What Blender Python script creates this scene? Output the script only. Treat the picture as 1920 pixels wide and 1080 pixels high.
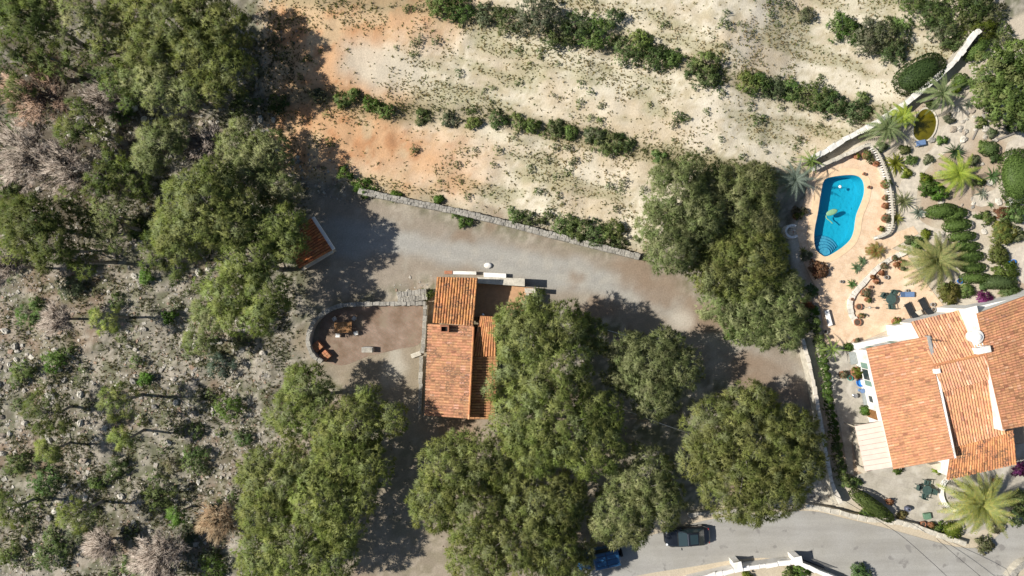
import bpy, math, random
import numpy as np
from mathutils import Vector, Matrix
from mathutils.geometry import tessellate_polygon

for o in list(bpy.data.objects): bpy.data.objects.remove(o)
scene = bpy.context.scene
COL = scene.collection

# ------------------------------------------------------------------ camera, sky, sun, exposure
CAMH = 64.0                      # drone height above the lane, metres
cam = bpy.data.cameras.new('camera'); camo = bpy.data.objects.new('camera', cam); COL.objects.link(camo)
cam.sensor_width = 36.0; cam.lens = 24.0; cam.clip_end = 2000.0
camo.location = (0, 0, CAMH); camo.rotation_euler = (0, 0, 0)
scene.camera = camo

SUN_EL = math.radians(43.0); SUN_AZ = math.radians(-3.0)      # light travels towards +x, a touch towards -y
sd = Vector((math.cos(SUN_EL) * math.cos(SUN_AZ), math.cos(SUN_EL) * math.sin(SUN_AZ), -math.sin(SUN_EL)))
world = bpy.data.worlds.new('World'); scene.world = world; world.use_nodes = True
wn = world.node_tree.nodes; wl = world.node_tree.links; wn.clear()
sky = wn.new('ShaderNodeTexSky'); sky.sky_type = 'NISHITA'; sky.sun_disc = False
sky.sun_elevation = SUN_EL; sky.sun_rotation = math.atan2(-sd.x, -sd.y)
bg = wn.new('ShaderNodeBackground'); bg.inputs['Strength'].default_value = 0.065
wo = wn.new('ShaderNodeOutputWorld'); wl.new(sky.outputs[0], bg.inputs[0]); wl.new(bg.outputs[0], wo.inputs[0])
sun = bpy.data.lights.new('sun', 'SUN'); sun.energy = 5.0; sun.angle = math.radians(0.53); sun.color = (1.0, 0.95, 0.87)
suno = bpy.data.objects.new('sun', sun); COL.objects.link(suno)
suno.rotation_euler = sd.to_track_quat('-Z', 'Y').to_euler(); suno.location = (-60, 3, 60)
vs = scene.view_settings; vs.view_transform = 'Standard'; vs.look = 'None'; vs.gamma = 1.0; vs.exposure = 0.52
scene.render.resolution_x = 1024; scene.render.resolution_y = 576

# ------------------------------------------------------------------ numbers
def rng(seed): return np.random.default_rng(seed)
def P(px, py, z=0.0):
    """point of the place at height z that stands at photo position px, py"""
    s = 0.05 * (CAMH - z) / CAMH
    return Vector(((px - 960) * s, (540 - py) * s, z))
def PL(pts, z=0.0): return [P(a, b, z) for a, b in pts]

def vnoise(x, y, seed=0):
    xi = np.floor(x).astype(np.int64); yi = np.floor(y).astype(np.int64); fx = x - xi; fy = y - yi
    def h(a, b):
        n = (a * 374761393 + b * 668265263 + seed * 974634777) & 0xffffffff
        n = ((n ^ (n >> 13)) * 1274126177) & 0xffffffff
        return ((n ^ (n >> 16)) & 0xffff) / 65535.0
    u = fx * fx * (3 - 2 * fx); v = fy * fy * (3 - 2 * fy)
    return (h(xi, yi) * (1 - u) + h(xi + 1, yi) * u) * (1 - v) + (h(xi, yi + 1) * (1 - u) + h(xi + 1, yi + 1) * u) * v
def fbm(x, y, seed=0, oct=4):
    t = 0; a = 0.5
    for i in range(oct):
        t = t + a * vnoise(x * 2 ** i, y * 2 ** i, seed + i * 17); a *= 0.5
    return t / 0.9375 if oct == 4 else t / (1 - 0.5 ** oct)
def sstep(a, b, x):
    t = np.clip((x - a) / (b - a), 0, 1); return t * t * (3 - 2 * t)
def sdist(px, py, poly):
    """signed distance in photo pixels, negative inside"""
    px = np.asarray(px, float); py = np.asarray(py, float)
    d = np.full(px.shape, 1e18); ins = np.zeros(px.shape, bool); n = len(poly)
    for i in range(n):
        x0, y0 = poly[i]; x1, y1 = poly[(i + 1) % n]
        ex, ey = x1 - x0, y1 - y0; wx, wy = px - x0, py - y0
        t = np.clip((wx * ex + wy * ey) / (ex * ex + ey * ey + 1e-9), 0, 1)
        d = np.minimum(d, (wx - ex * t) ** 2 + (wy - ey * t) ** 2)
        if y1 != y0:
            c = ((y0 <= py) != (y1 <= py)) & (px < (x1 - x0) * (py - y0) / (y1 - y0) + x0)
            ins ^= c
    d = np.sqrt(d); return np.where(ins, -d, d)
def interp_line(px, line):
    xs = [a for a, b in line]; ys = [b for a, b in line]
    return np.interp(px, xs, ys)

# terrace banks of the pale field (photo positions), each a step up
BANK0 = [(-400, 330), (560, 330), (690, 352), (850, 385), (960, 408), (1200, 470), (1400, 520), (2400, 700)]
BANK1 = [(-400, 185), (480, 188), (620, 178), (740, 212), (930, 222), (1150, 268), (1240, 295), (1420, 330), (2400, 500)]
BANK2 = [(-400, -60), (800, 8), (1040, 62), (1200, 95), (1340, 140), (1430, 165), (1600, 205), (2400, 400)]
def gz(x, y):
    """height of the ground at x, y"""
    x = np.asarray(x, float); y = np.asarray(y, float)
    px = 960 + x * 20; py = 540 - y * 20
    fade = (1 - sstep(1330, 1530, px)) * sstep(420, 640, px)
    z = 0
    for ln, hh, w in ((BANK0, 0.7, 22), (BANK1, 0.75, 26), (BANK2, 0.75, 30)):
        d = interp_line(px, ln) - py + (fbm(x * .35, y * .35, 5, 3) - .5) * 16
        z = z + hh * sstep(-w * .3, w, d)
    z = z * fade
    wild = np.maximum(1 - sstep(520, 620, px), (1 - sstep(0, 60, py - interp_line(px, BANK0))) * (1 - sstep(1400, 1530, px)))
    z = z + wild * ((fbm(x * .22, y * .22, 9, 3) - .45) * 0.7 + (fbm(x * 1.3, y * 1.3, 31, 3) - .5) * 0.16)
    return z
def G(px, py, lift=0.0):
    z = 0.0
    for i in range(4):
        p = P(px, py, z); z = float(gz(p.x, p.y))
    p = P(px, py, z); p.z = z + lift; return p

# ------------------------------------------------------------------ materials
def nodes_of(name):
    m = bpy.data.materials.new(name); m.use_nodes = True
    nt = m.node_tree; b = nt.nodes['Principled BSDF']; return m, nt, b
def noise_fac(nt, scale, detail=4, lo=0.3, hi=0.7, obj=False, vec=None):
    n = nt.nodes.new('ShaderNodeTexNoise'); n.inputs['Scale'].default_value = scale; n.inputs['Detail'].default_value = detail
    if vec is None:
        g = nt.nodes.new('ShaderNodeNewGeometry'); vec = g.outputs['Position']
    nt.links.new(vec, n.inputs['Vector'])
    r = nt.nodes.new('ShaderNodeMapRange'); r.inputs[1].default_value = lo; r.inputs[2].default_value = hi
    nt.links.new(n.outputs['Fac'], r.inputs[0]); return r.outputs[0]
def mixc(nt, fac, a, b, mode='MIX'):
    m = nt.nodes.new('ShaderNodeMix'); m.data_type = 'RGBA'; m.blend_type = mode
    for s, v in ((0, fac), (6, a), (7, b)):
        if isinstance(v, (int, float)): m.inputs[s].default_value = v
        elif isinstance(v, tuple): m.inputs[s].default_value = v if len(v) == 4 else (*v, 1)
        else: nt.links.new(v, m.inputs[s])
    return m.outputs[2]
def add_bump(nt, b, fac, strength=0.4, dist=0.03):
    bp = nt.nodes.new('ShaderNodeBump'); bp.inputs['Strength'].default_value = strength; bp.inputs['Distance'].default_value = dist
    nt.links.new(fac, bp.inputs['Height']); nt.links.new(bp.outputs[0], b.inputs['Normal'])
_m = {}
def M(name, c, rough=0.8, var=0.18, scale=3.0, metallic=0.0, bump=0.0, spec=0.3, c2=None, stain=None, coat=0.0):
    """plain procedural material: colour broken by two noises"""
    if name in _m: return _m[name]
    m, nt, b = nodes_of(name)
    f1 = noise_fac(nt, scale, 5); f2 = noise_fac(nt, scale * 6, 3)
    lo = tuple(v * (1 - var) for v in c); hi = tuple(min(1, v * (1 + var)) for v in (c2 or c))
    col = mixc(nt, f1, lo, hi)
    col = mixc(nt, f2, col, mixc(nt, 1.0, col, (1 - var * .7,) * 3, 'MULTIPLY'))
    if stain:
        f3 = noise_fac(nt, stain[1], 6, 0.52, 0.68); col = mixc(nt, f3, col, stain[0])
    nt.links.new(col, b.inputs['Base Color']); b.inputs['Roughness'].default_value = rough
    b.inputs['Metallic'].default_value = metallic; b.inputs['Specular IOR Level'].default_value = spec
    b.inputs['Coat Weight'].default_value = coat; b.inputs['Coat Roughness'].default_value = 0.05
    if bump: add_bump(nt, b, f2, bump)
    _m[name] = m; return m
def attr_col(nt):
    a = nt.nodes.new('ShaderNodeAttribute'); a.attribute_name = 'Col'; return a.outputs['Color']
def make_foliage(name, trans=0.44, rough=0.55):
    m, nt, b = nodes_of(name); c = attr_col(nt)
    nt.links.new(c, b.inputs['Base Color']); b.inputs['Roughness'].default_value = rough; b.inputs['Specular IOR Level'].default_value = 0.25
    t = nt.nodes.new('ShaderNodeBsdfTranslucent'); nt.links.new(mixc(nt, 1.0, c, (1.0, 1.05, 0.6), 'MULTIPLY'), t.inputs[0])
    mx = nt.nodes.new('ShaderNodeMixShader'); mx.inputs[0].default_value = trans
    nt.links.new(b.outputs[0], mx.inputs[1]); nt.links.new(t.outputs[0], mx.inputs[2])
    nt.links.new(mx.outputs[0], nt.nodes['Material Output'].inputs[0]); _m[name] = m; return m
FOL = make_foliage('foliage'); TWIG = make_foliage('dry_twigs', 0.05, 0.9)
def make_attr(name, rough=0.85, scale=8.0, lo=0.7, hi=1.2, bump=0.3, spec=0.25, extra=None):
    m, nt, b = nodes_of(name); c = attr_col(nt)
    f = noise_fac(nt, scale, 6, 0.3, 0.7); f2 = noise_fac(nt, scale * 5, 3, 0.3, 0.7)
    c = mixc(nt, 1.0, c, mixc(nt, f, (lo,) * 3, (hi,) * 3), 'MULTIPLY')
    c = mixc(nt, 1.0, c, mixc(nt, f2, (lo * .5 + .5,) * 3, (hi * .5 + .5,) * 3), 'MULTIPLY')
    if extra: c = extra(nt, c)
    nt.links.new(c, b.inputs['Base Color']); b.inputs['Roughness'].default_value = rough; b.inputs['Specular IOR Level'].default_value = spec
    if bump: add_bump(nt, b, f, bump, 0.06)
    _m[name] = m; return m
GROUND = make_attr('soil', 0.95, 7.0, 0.87, 1.12, 0.2, 0.1)
ROCK = make_attr('rock', 0.9, 6.0, 0.75, 1.2, 0.5, 0.2)
def tile_stain(nt, c):
    a = [n for n in nt.nodes if n.type == 'ATTRIBUTE'][0]; inv = nt.nodes.new('ShaderNodeMath'); inv.operation = 'SUBTRACT'; inv.inputs[0].default_value = 1.0; nt.links.new(a.outputs['Alpha'], inv.inputs[1])
    f = noise_fac(nt, 1.1, 9, .40, .60); f2 = noise_fac(nt, 7, 6, .38, .62); m = nt.nodes.new('ShaderNodeMath'); m.operation = 'MULTIPLY'; nt.links.new(f, m.inputs[0]); nt.links.new(f2, m.inputs[1])
    m2 = nt.nodes.new('ShaderNodeMath'); m2.operation = 'MULTIPLY'; nt.links.new(m.outputs[0], m2.inputs[0]); nt.links.new(inv.outputs[0], m2.inputs[1])
    return mixc(nt, m2.outputs[0], c, (.075, .06, .05))          # lichen and sooty grime growing in patches on old tiles
TILE = make_attr('terracotta', 0.85, 5.0, 0.8, 1.15, 0.2, 0.2, tile_stain)
WHITE = M('stucco_white', (0.74, 0.72, 0.68), 0.85, 0.05, 1.5, bump=0.15, stain=((0.55, 0.52, 0.46), 0.9))
CREAM = M('stucco_cream', (0.52, 0.46, 0.36), 0.9, 0.12, 2.0, bump=0.2)
STONE = M('stone_grey', (0.30, 0.28, 0.24), 0.92, 0.25, 2.5, bump=0.5, c2=(0.42, 0.39, 0.33))
STONE_L = M('stone_pale', (0.50, 0.46, 0.38), 0.92, 0.22, 2.5, bump=0.5)
CONC = M('concrete', (0.33, 0.32, 0.30), 0.9, 0.15, 2.0, bump=0.3)
BARK = M('bark', (0.13, 0.10, 0.075), 0.95, 0.3, 5.0, bump=0.6)
BARKG = M('bark_grey', (0.25, 0.225, 0.2), 0.95, 0.3, 5.0, bump=0.6)
WOOD = M('wood_brown', (0.26, 0.13, 0.05), 0.7, 0.3, 6.0)
TERRA = M('terracotta_pot', (0.36, 0.16, 0.09), 0.8, 0.2, 6.0)
BLACKP = M('black_plastic', (0.022, 0.024, 0.026), 0.5, 0.2, 6.0)
DGREEN = M('green_plastic', (0.05, 0.085, 0.075), 0.5, 0.2, 6.0)
GREYM = M('grey_fabric', (0.27, 0.29, 0.28), 0.8, 0.15, 5.0)
BLUEP = M('blue_plastic', (0.02, 0.18, 0.55), 0.4, 0.1, 6.0)
BLUEF = M('blue_fabric', (0.12, 0.19, 0.33), 0.8, 0.15, 6.0)
TEALP = M('teal_glaze', (0.04, 0.30, 0.25), 0.4, 0.15, 6.0)
RUBBER = M('tyre_rubber', (0.015, 0.015, 0.016), 0.8, 0.2, 9.0)
METAL = M('brushed_metal', (0.45, 0.46, 0.47), 0.35, 0.08, 9.0, metallic=0.9)
CARGLASS = M('car_glass', (0.02, 0.035, 0.04), 0.06, 0.05, 2.0, spec=0.6)
WINGLASS = M('window_glass', (0.03, 0.045, 0.05), 0.08, 0.05, 2.0, spec=0.6)
LAMP = M('lamp_glass', (0.62, 0.64, 0.66), 0.15, 0.05, 5.0)
TAIL = M('tail_lamp_red', (0.30, 0.01, 0.012), 0.2, 0.05, 5.0)
SHUTTER = M('shutter_green', (0.18, 0.28, 0.23), 0.7, 0.15, 5.0)
DARKHOLE = M('hole_shade', (0.02, 0.018, 0.016), 0.95, 0.2, 6.0)  # black fill standing in for the unlit inside of flue and urn

# ------------------------------------------------------------------ building helpers
OFF = {}
def tag(o, label=None, cat=None, group=None, kind=None):
    if label: o['label'] = label
    if cat: o['category'] = cat
    if group: o['group'] = group
    if kind: o['kind'] = kind
    return o
def thing(name, label, cat, loc, group=None):
    o = bpy.data.objects.new(name, None); o.empty_display_size = 0.2; o.location = loc; COL.objects.link(o)
    OFF[o] = Vector(loc); return tag(o, label, cat, group)
def place(me, name, parent=None, mat=None):
    if mat is not None and not me.materials: me.materials.append(mat)
    o = bpy.data.objects.new(name, me); COL.objects.link(o)
    if parent is not None: o.parent = parent
    OFF[o] = OFF[parent] if parent in OFF else Vector((0, 0, 0)); return o
def fast_mesh(name, V, F, cols=None, smooth=False):
    """V (n,3) array, F (m,3) or (m,4) array"""
    V = np.ascontiguousarray(V, np.float32); F = np.ascontiguousarray(F, np.int32); k = F.shape[1]
    me = bpy.data.meshes.new(name)
    me.vertices.add(len(V)); me.vertices.foreach_set('co', V.ravel())
    me.loops.add(F.size); me.loops.foreach_set('vertex_index', F.ravel())
    me.polygons.add(len(F)); me.polygons.foreach_set('loop_start', np.arange(0, F.size, k, dtype=np.int32))
    me.polygons.foreach_set('use_smooth', np.full(len(F), smooth, bool))
    if cols is not None:
        a = me.color_attributes.new('Col', 'FLOAT_COLOR', 'POINT')
        c = np.ones((len(V), 4), np.float32); c[:, :3] = cols; a.data.foreach_set('color', c.ravel())
    me.update(calc_edges=True); me.validate(); return me
class MB:
    """collects shapes for ONE mesh object, in world coordinates"""
    def __init__(s): s.v = []; s.f = []; s.c = []
    def add(s, vs, fs, col=None):
        n = len(s.v); s.v += [Vector(v) for v in vs]; s.f += [tuple(i + n for i in f) for f in fs]
        s.c += [col or (1, 1, 1)] * len(vs); return s
    def box(s, c, size, rz=0.0, taper=1.0, col=None):
        c = Vector(c); hx, hy, hz = size[0] / 2, size[1] / 2, size[2]; R = Matrix.Rotation(rz, 3, 'Z'); vs = []
        for z, t in ((0, 1), (hz, taper)):
            for a, b in ((-1, -1), (1, -1), (1, 1), (-1, 1)): vs.append(c + R @ Vector((a * hx * t, b * hy * t, z)))
        return s.add(vs, [(3, 2, 1, 0), (4, 5, 6, 7), (0, 1, 5, 4), (1, 2, 6, 5), (2, 3, 7, 6), (3, 0, 4, 7)], col)
    def prism(s, poly, z0, z1, col=None, bottom=True):
        """poly: xy points; z1 may be a list of heights"""
        n = len(poly); zt = z1 if isinstance(z1, (list, tuple)) else [z1] * n
        a = sum(poly[i][0] * poly[(i + 1) % n][1] - poly[(i + 1) % n][0] * poly[i][1] for i in range(n))
        idx = list(range(n)) if a > 0 else list(range(n))[::-1]
        pts = [poly[i] for i in idx]; zt = [zt[i] for i in idx]
        vs = [(p[0], p[1], z0) for p in pts] + [(p[0], p[1], z) for p, z in zip(pts, zt)]
        tri = tessellate_polygon([[Vector((p[0], p[1], 0)) for p in pts]]); fs = []
        for t in tri:
            q = [pts[i] for i in t]; ar = (q[1][0] - q[0][0]) * (q[2][1] - q[0][1]) - (q[2][0] - q[0][0]) * (q[1][1] - q[0][1])
            t = tuple(t) if ar > 0 else tuple(t)[::-1]
            fs.append(tuple(i + n for i in t))
            if bottom: fs.append(t[::-1])
        for i in range(n): j = (i + 1) % n; fs.append((i, j, j + n, i + n))
        return s.add(vs, fs, col)
    def tube(s, pts, rad, n=6, col=None, caps=True):
        pts = [Vector(p) for p in pts]; m = len(pts); rad = rad if isinstance(rad, (list, tuple)) else [rad] * m
        vs = []; up = Vector((0.13, 0.21, 0.97))
        for i, p in enumerate(pts):
            t = (pts[min(i + 1, m - 1)] - pts[max(i - 1, 0)]).normalized()
            a = t.cross(up); a = a.normalized() if a.length > 1e-3 else Vector((1, 0, 0)); b = t.cross(a)
            for k in range(n):
                w = 2 * math.pi * k / n; vs.append(p + (a * math.cos(w) + b * math.sin(w)) * rad[i])
        fs = [(i * n + k, i * n + (k + 1) % n, (i + 1) * n + (k + 1) % n, (i + 1) * n + k) for i in range(m - 1) for k in range(n)]
        if caps: fs += [tuple(range(n))[::-1], tuple((m - 1) * n + k for k in range(n))]
        return s.add(vs, fs, col)
    def lathe(s, c, prof, n=16, col=None):
        c = Vector(c); vs = []; m = len(prof)
        for r, z in prof:
            for k in range(n): w = 2 * math.pi * k / n; vs.append(c + Vector((r * math.cos(w), r * math.sin(w), z)))
        fs = [(i * n + k, i * n + (k + 1) % n, (i + 1) * n + (k + 1) % n, (i + 1) * n + k) for i in range(m - 1) for k in range(n)]
        fs += [tuple(range(n))[::-1], tuple((m - 1) * n + k for k in range(n))]
        return s.add(vs, fs, col)
    def blob(s, c, r, n=8, m=5, rz=0.0, col=None):
        c = Vector(c); R = Matrix.Rotation(rz, 3, 'Z'); vs = []
        for i in range(m + 1):
            t = math.pi * i / m
            for k in range(n):
                w = 2 * math.pi * k / n
                vs.append(c + R @ Vector((r[0] * max(math.sin(t), .02) * math.cos(w), r[1] * max(math.sin(t), .02) * math.sin(w), -r[2] * math.cos(t))))
        fs = [(i * n + k, i * n + (k + 1) % n, (i + 1) * n + (k + 1) % n, (i + 1) * n + k) for i in range(m) for k in range(n)]
        return s.add(vs, fs, col)
    def loft(s, rings, col=None, closed=True):
        n = len(rings[0]); vs = [p for r in rings for p in r]
        fs = [(i * n + k, i * n + (k + 1) % n, (i + 1) * n + (k + 1) % n, (i + 1) * n + k) for i in range(len(rings) - 1) for k in range(n)]
        if closed: fs += [tuple(range(n))[::-1], tuple((len(rings) - 1) * n + k for k in range(n))]
        return s.add(vs, fs, col)
    def build(s, name, mat, parent=None, smooth=False, bevel=0.0, xf=None):
        off = OFF[parent] if parent in OFF else Vector((0, 0, 0))
        vs = [xf @ v for v in s.v] if xf else s.v
        me = bpy.data.meshes.new(name); me.from_pydata([v - off for v in vs], [], s.f)
        a = me.color_attributes.new('Col', 'FLOAT_COLOR', 'POINT')
        a.data.foreach_set('color', np.array([(*c, 1)[:4] for c in s.c], np.float32).ravel())
        if smooth: me.polygons.foreach_set('use_smooth', np.ones(len(me.polygons), bool))
        me.update(); o = place(me, name, parent, mat)
        if bevel:
            b = o.modifiers.new('bevel', 'BEVEL'); b.width = bevel; b.segments = 2; b.limit_method = 'ANGLE'; b.angle_limit = 0.6
        return o
def smooth_line(pts, k=6, closed=False):
    pts = [Vector((p[0], p[1], p[2] if len(p) > 2 else 0)) for p in pts]; n = len(pts); out = []
    for i in range(n if closed else n - 1):
        if closed: a, b, c, d = pts[i - 1], pts[i], pts[(i + 1) % n], pts[(i + 2) % n]
        else: a, b, c, d = pts[max(i - 1, 0)], pts[i], pts[i + 1], pts[min(i + 2, n - 1)]
        for j in range(k):
            t = j / k
            out.append(0.5 * ((2 * b) + (c - a) * t + (2 * a - 5 * b + 4 * c - d) * t * t + (-a + 3 * b - 3 * c + d) * t ** 3))
    if not closed: out.append(pts[-1])
    return out
def offset_line(pts, w):
    n = len(pts); L = []; R = []
    for i in range(n):
        t = (pts[min(i + 1, n - 1)] - pts[max(i - 1, 0)]); t.z = 0; t.normalize(); nn = Vector((-t.y, t.x, 0))
        L.append(pts[i] + nn * w / 2); R.append(pts[i] - nn * w / 2)
    return L, R
def along(pts, d):
    """point and heading at distance d"""
    for i in range(len(pts) - 1):
        l = (pts[i + 1] - pts[i]).length
        if d <= l or i == len(pts) - 2:
            t = (pts[i + 1] - pts[i]).normalized(); return pts[i] + t * d, math.atan2(t.y, t.x)
        d -= l
def length(pts): return sum((pts[i + 1] - pts[i]).length for i in range(len(pts) - 1))
ORD = ['first', 'second', 'third', 'fourth', 'fifth', 'sixth', 'seventh', 'eighth', 'ninth', 'tenth', 'eleventh', 'twelfth', 'thirteenth',
       'fourteenth', 'fifteenth', 'sixteenth', 'seventeenth', 'eighteenth', 'nineteenth', 'twentieth', 'twenty-first', 'twenty-second',
       'twenty-third', 'twenty-fourth', 'twenty-fifth', 'twenty-sixth', 'twenty-seventh', 'twenty-eighth', 'twenty-ninth', 'thirtieth',
       'thirty-first', 'thirty-second', 'thirty-third', 'thirty-fourth', 'thirty-fifth', 'thirty-sixth', 'thirty-seventh', 'thirty-eighth', 'thirty-ninth', 'fortieth']
# ------------------------------------------------------------------ the ground
Z2 = lambda pts: [(1440 + a / 4, 270 + b / 4) for a, b in pts]        # notes taken on enlarged crops
Z1 = lambda pts: [(1440 + a / 4, 540 + b / 4) for a, b in pts]
Z4 = lambda pts: [(1440 + a / 4, 810 + b / 4) for a, b in pts]
Z7 = lambda pts: [(560 + a / 4, 480 + b / 4) for a, b in pts]
POOL_PX = Z2([(412, 285), (445, 255), (560, 236), (650, 236), (700, 265), (718, 320), (714, 385), (690, 455), (660, 530), (648, 600), (640, 655),
              (612, 720), (540, 785), (440, 842), (390, 826), (352, 780), (342, 700), (350, 620), (370, 520), (385, 420), (400, 335)])
FIELD_PX = [(520, -300), (505, 60), (520, 200), (500, 300), (600, 330), (690, 352), (960, 410), (1200, 475), (1420, 400), (1500, 320), (1560, 285), (1700, 180), (1840, 50), (1960, -300)]
DRIVE_PX = [(590, 370), (700, 385), (800, 412), (960, 452), (1080, 472), (1200, 505), (1300, 565), (1400, 645), (1515, 680), (1515, 770), (1420, 735), (1290, 670), (1180, 598), (1060, 562), (960, 548), (820, 512), (700, 540), (590, 560)]
GARDEN_PX = [(1545, 300), (1700, 195), (1842, 62), (2100, -60), (2100, 1000), (1850, 1010), (1600, 955), (1560, 880), (1530, 700), (1500, 560), (1480, 440)]
def cn(*c): return np.array(c)
def ground_colour(px, py, x, y):
    n1 = fbm(x * .25, y * .25, 3); n2 = fbm(x * .9, y * .9, 11); n3 = fbm(x * 2.6, y * 2.6, 23, 3)
    c = np.empty(px.shape + (3,)); c[:] = cn(.185, .17, .135)
    def mix(col, w): c[:] = c * (1 - w[..., None]) + np.asarray(col) * w[..., None]
    # scrub: reddish earth, straw litter, grey gravel
    mix((.24, .15, .095), sstep(.55, .72, n1) * .5); mix((.34, .30, .24), sstep(.5, .66, n2) * .65); mix((.10, .09, .06), sstep(.5, .68, fbm(x * .5, y * .5, 77)) * .6); mix((.105, .112, .06), sstep(.46, .62, fbm(x * 1.1, y * 1.1, 87)) * .7); mix((.40, .36, .30), sstep(.55, .68, n3) * .5)
    # upper left wood: needle litter, darkened further to stand in for its deep shade
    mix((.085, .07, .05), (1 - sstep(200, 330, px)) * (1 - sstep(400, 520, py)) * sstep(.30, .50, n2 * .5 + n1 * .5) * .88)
    # field
    wob = (n1 - .5) * 90 + (n2 - .5) * 30
    f = 1 - sstep(-25, 18, sdist(px, py, FIELD_PX) + wob * .5)
    mix((.55, .495, .385), f)
    mix((.42, .355, .25), f * sstep(.52, .68, n2) * .5); mix((.61, .555, .44), f * sstep(.55, .7, n1) * .6); mix((.31, .265, .165), f * sstep(.52, .64, n3) * .6)
    mix((.44, .35, .235), f * sstep(.5, .62, fbm(x * .14, y * .14, 41)) * .55)
    u = x * .97 - y * .24; v = x * .24 + y * .97; st1 = fbm(u * .16, v * .75, 131); st2 = fbm(u * .35, v * 1.6, 137)     # streaks along the terraces
    mix((.27, .255, .15), f * sstep(.48, .64, st1) * .65); mix((.38, .31, .21), f * sstep(.56, .72, st2) * .4); mix((.64, .58, .46), f * sstep(.56, .7, fbm(u * .2, v * .5, 141)) * .5)
    o = 1 - sstep(-60, 60, sdist(px, py, [(480, -80), (470, 120), (455, 250), (540, 330), (690, 345), (860, 355), (900, 300), (790, 220), (670, 150), (720, 85), (840, 60), (880, 20), (830, -80)]) + wob)
    mix((.45, .265, .14), f * o * .92); mix((.37, .18, .085), f * o * sstep(.54, .7, n2) * .7); mix((.45, .35, .22), f * o * sstep(.5, .66, fbm(x * .6, y * .6, 91)) * .7)
    s = 1 - sstep(-20, 20, sdist(px, py, [(650, 80), (740, 90), (800, 120), (810, 160), (700, 165), (640, 130)]) + wob * .4)
    mix((.47, .42, .33), s * .8)
    path = np.abs(sdist(px, py, [(1450, -20), (1330, 180), (1290, 300), (1280, 330), (1300, 330), (1345, 180), (1462, -20)])); mix((.60, .54, .44), f * (1 - sstep(4, 24, path)) * .5)
    # bank faces: darker litter
    for ln in (BANK1, BANK2):
        d = np.abs(py - interp_line(px, ln)); mix((.24, .20, .12), f * (1 - sstep(6, 30, d + (n2 - .5) * 25)) * .7)
    # drive: grey rolled gravel with reddish pine litter on its edges
    dd = sdist(px, py, DRIVE_PX) + (n2 - .5) * 26
    g = 1 - sstep(-8, 30, dd)
    mix((.25, .212, .168), g * .9)
    dc = np.abs(py - np.interp(px, [600, 760, 960, 1120, 1250, 1360, 1500], [440, 455, 495, 525, 570, 640, 715]))
    core = g * (1 - sstep(16, 46, dc + (n1 - .5) * 60)) * (1 - .65 * sstep(1120, 1300, px)); mix((.275, .265, .24), core * .97)
    for off in (-9, 9): mix((.37, .355, .31), g * (1 - sstep(2, 9, np.abs(py - np.interp(px, [600, 760, 960, 1120, 1250, 1360, 1500], [440, 455, 495, 525, 570, 640, 715]) - off * 1.4) + (n2 - .5) * 14)) * .2)
    mix((.38, .35, .29), g * sstep(.56, .7, n2) * .3)
    for ex, ey, er in ((1245, 540, 75), (1190, 515, 60), (1310, 590, 60), (1430, 700, 70), (1480, 740, 50), (1080, 520, 35), (930, 408, 40), (1390, 690, 60), (1120, 575, 45), (870, 440, 25), (1330, 610, 45)):
        mix((.21, .155, .11), (1 - sstep(er * .3, er, np.hypot(px - ex, (py - ey) * 1.3) + (n2 - .5) * 50)) * .75)
    mix((.42, .38, .32), (1 - sstep(4, 26, np.hypot(px - 1275, (py - 600)) * .8 + (n2 - .5) * 20)) * .8)
    # walled yard left of the house and litter round the trees
    y2 = 1 - sstep(-6, 30, sdist(px, py, [(560, 640), (640, 580), (790, 575), (795, 800), (740, 800), (640, 700)]) + (n2 - .5) * 24); mix((.25, .205, .15), y2 * .8)
    y3 = 1 - sstep(0, 40, np.hypot((px - 745) * 1.2, (py - 690) * .6) + (n2 - .5) * 50); mix((.40, .37, .31), y3 * .7)
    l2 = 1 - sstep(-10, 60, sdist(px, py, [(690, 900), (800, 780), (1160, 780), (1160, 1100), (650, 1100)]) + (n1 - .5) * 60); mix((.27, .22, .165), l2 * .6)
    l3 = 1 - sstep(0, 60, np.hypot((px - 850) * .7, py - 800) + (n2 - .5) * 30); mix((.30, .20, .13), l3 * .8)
    # villa garden
    gd = 1 - sstep(-4, 8, sdist(px, py, GARDEN_PX)); mix((.42, .365, .285), gd); mix((.49, .45, .375), gd * sstep(.5, .65, n2) * .7); mix((.30, .21, .14), gd * sstep(.55, .68, n1) * .6)
    # verge under the road
    v = 1 - sstep(-10, 12, sdist(px, py, [(1120, 1000), (1350, 950), (1520, 930), (1620, 955), (1900, 1030), (2100, 900), (2100, 1400), (900, 1400), (1000, 1080)])); mix((.42, .36, .27), v)
    rb = 1 - sstep(0, 30, sdist(px, py, [(1515, 890), (1560, 880), (1575, 940), (1520, 935)])); mix((.50, .46, .38), rb * .8)
    return np.clip(c * (.90 + .20 * n3)[..., None], .02, .7)
def axis(a, b, step): 
    core = np.arange(a, b + .01, step); out = np.array([4., 9., 18., 40., 90., 200., 340.])
    return np.concatenate([a - out[::-1], core, b + out])
gx = axis(-52, 52, .29); gy = axis(-31, 31, .29)
X, Y = np.meshgrid(gx, gy); Zg = gz(X, Y)
PXg = 960 + X * 20 * CAMH / (CAMH - Zg); PYg = 540 - Y * 20 * CAMH / (CAMH - Zg)
pit = 1 - sstep(2, 8, sdist(PXg, PYg, POOL_PX)); Zg = Zg - pit * 2.4
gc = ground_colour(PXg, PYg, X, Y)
ny, nx = X.shape; ii = np.arange(ny * nx).reshape(ny, nx)
GF = np.stack([ii[:-1, :-1], ii[:-1, 1:], ii[1:, 1:], ii[1:, :-1]], -1).reshape(-1, 4)
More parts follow.
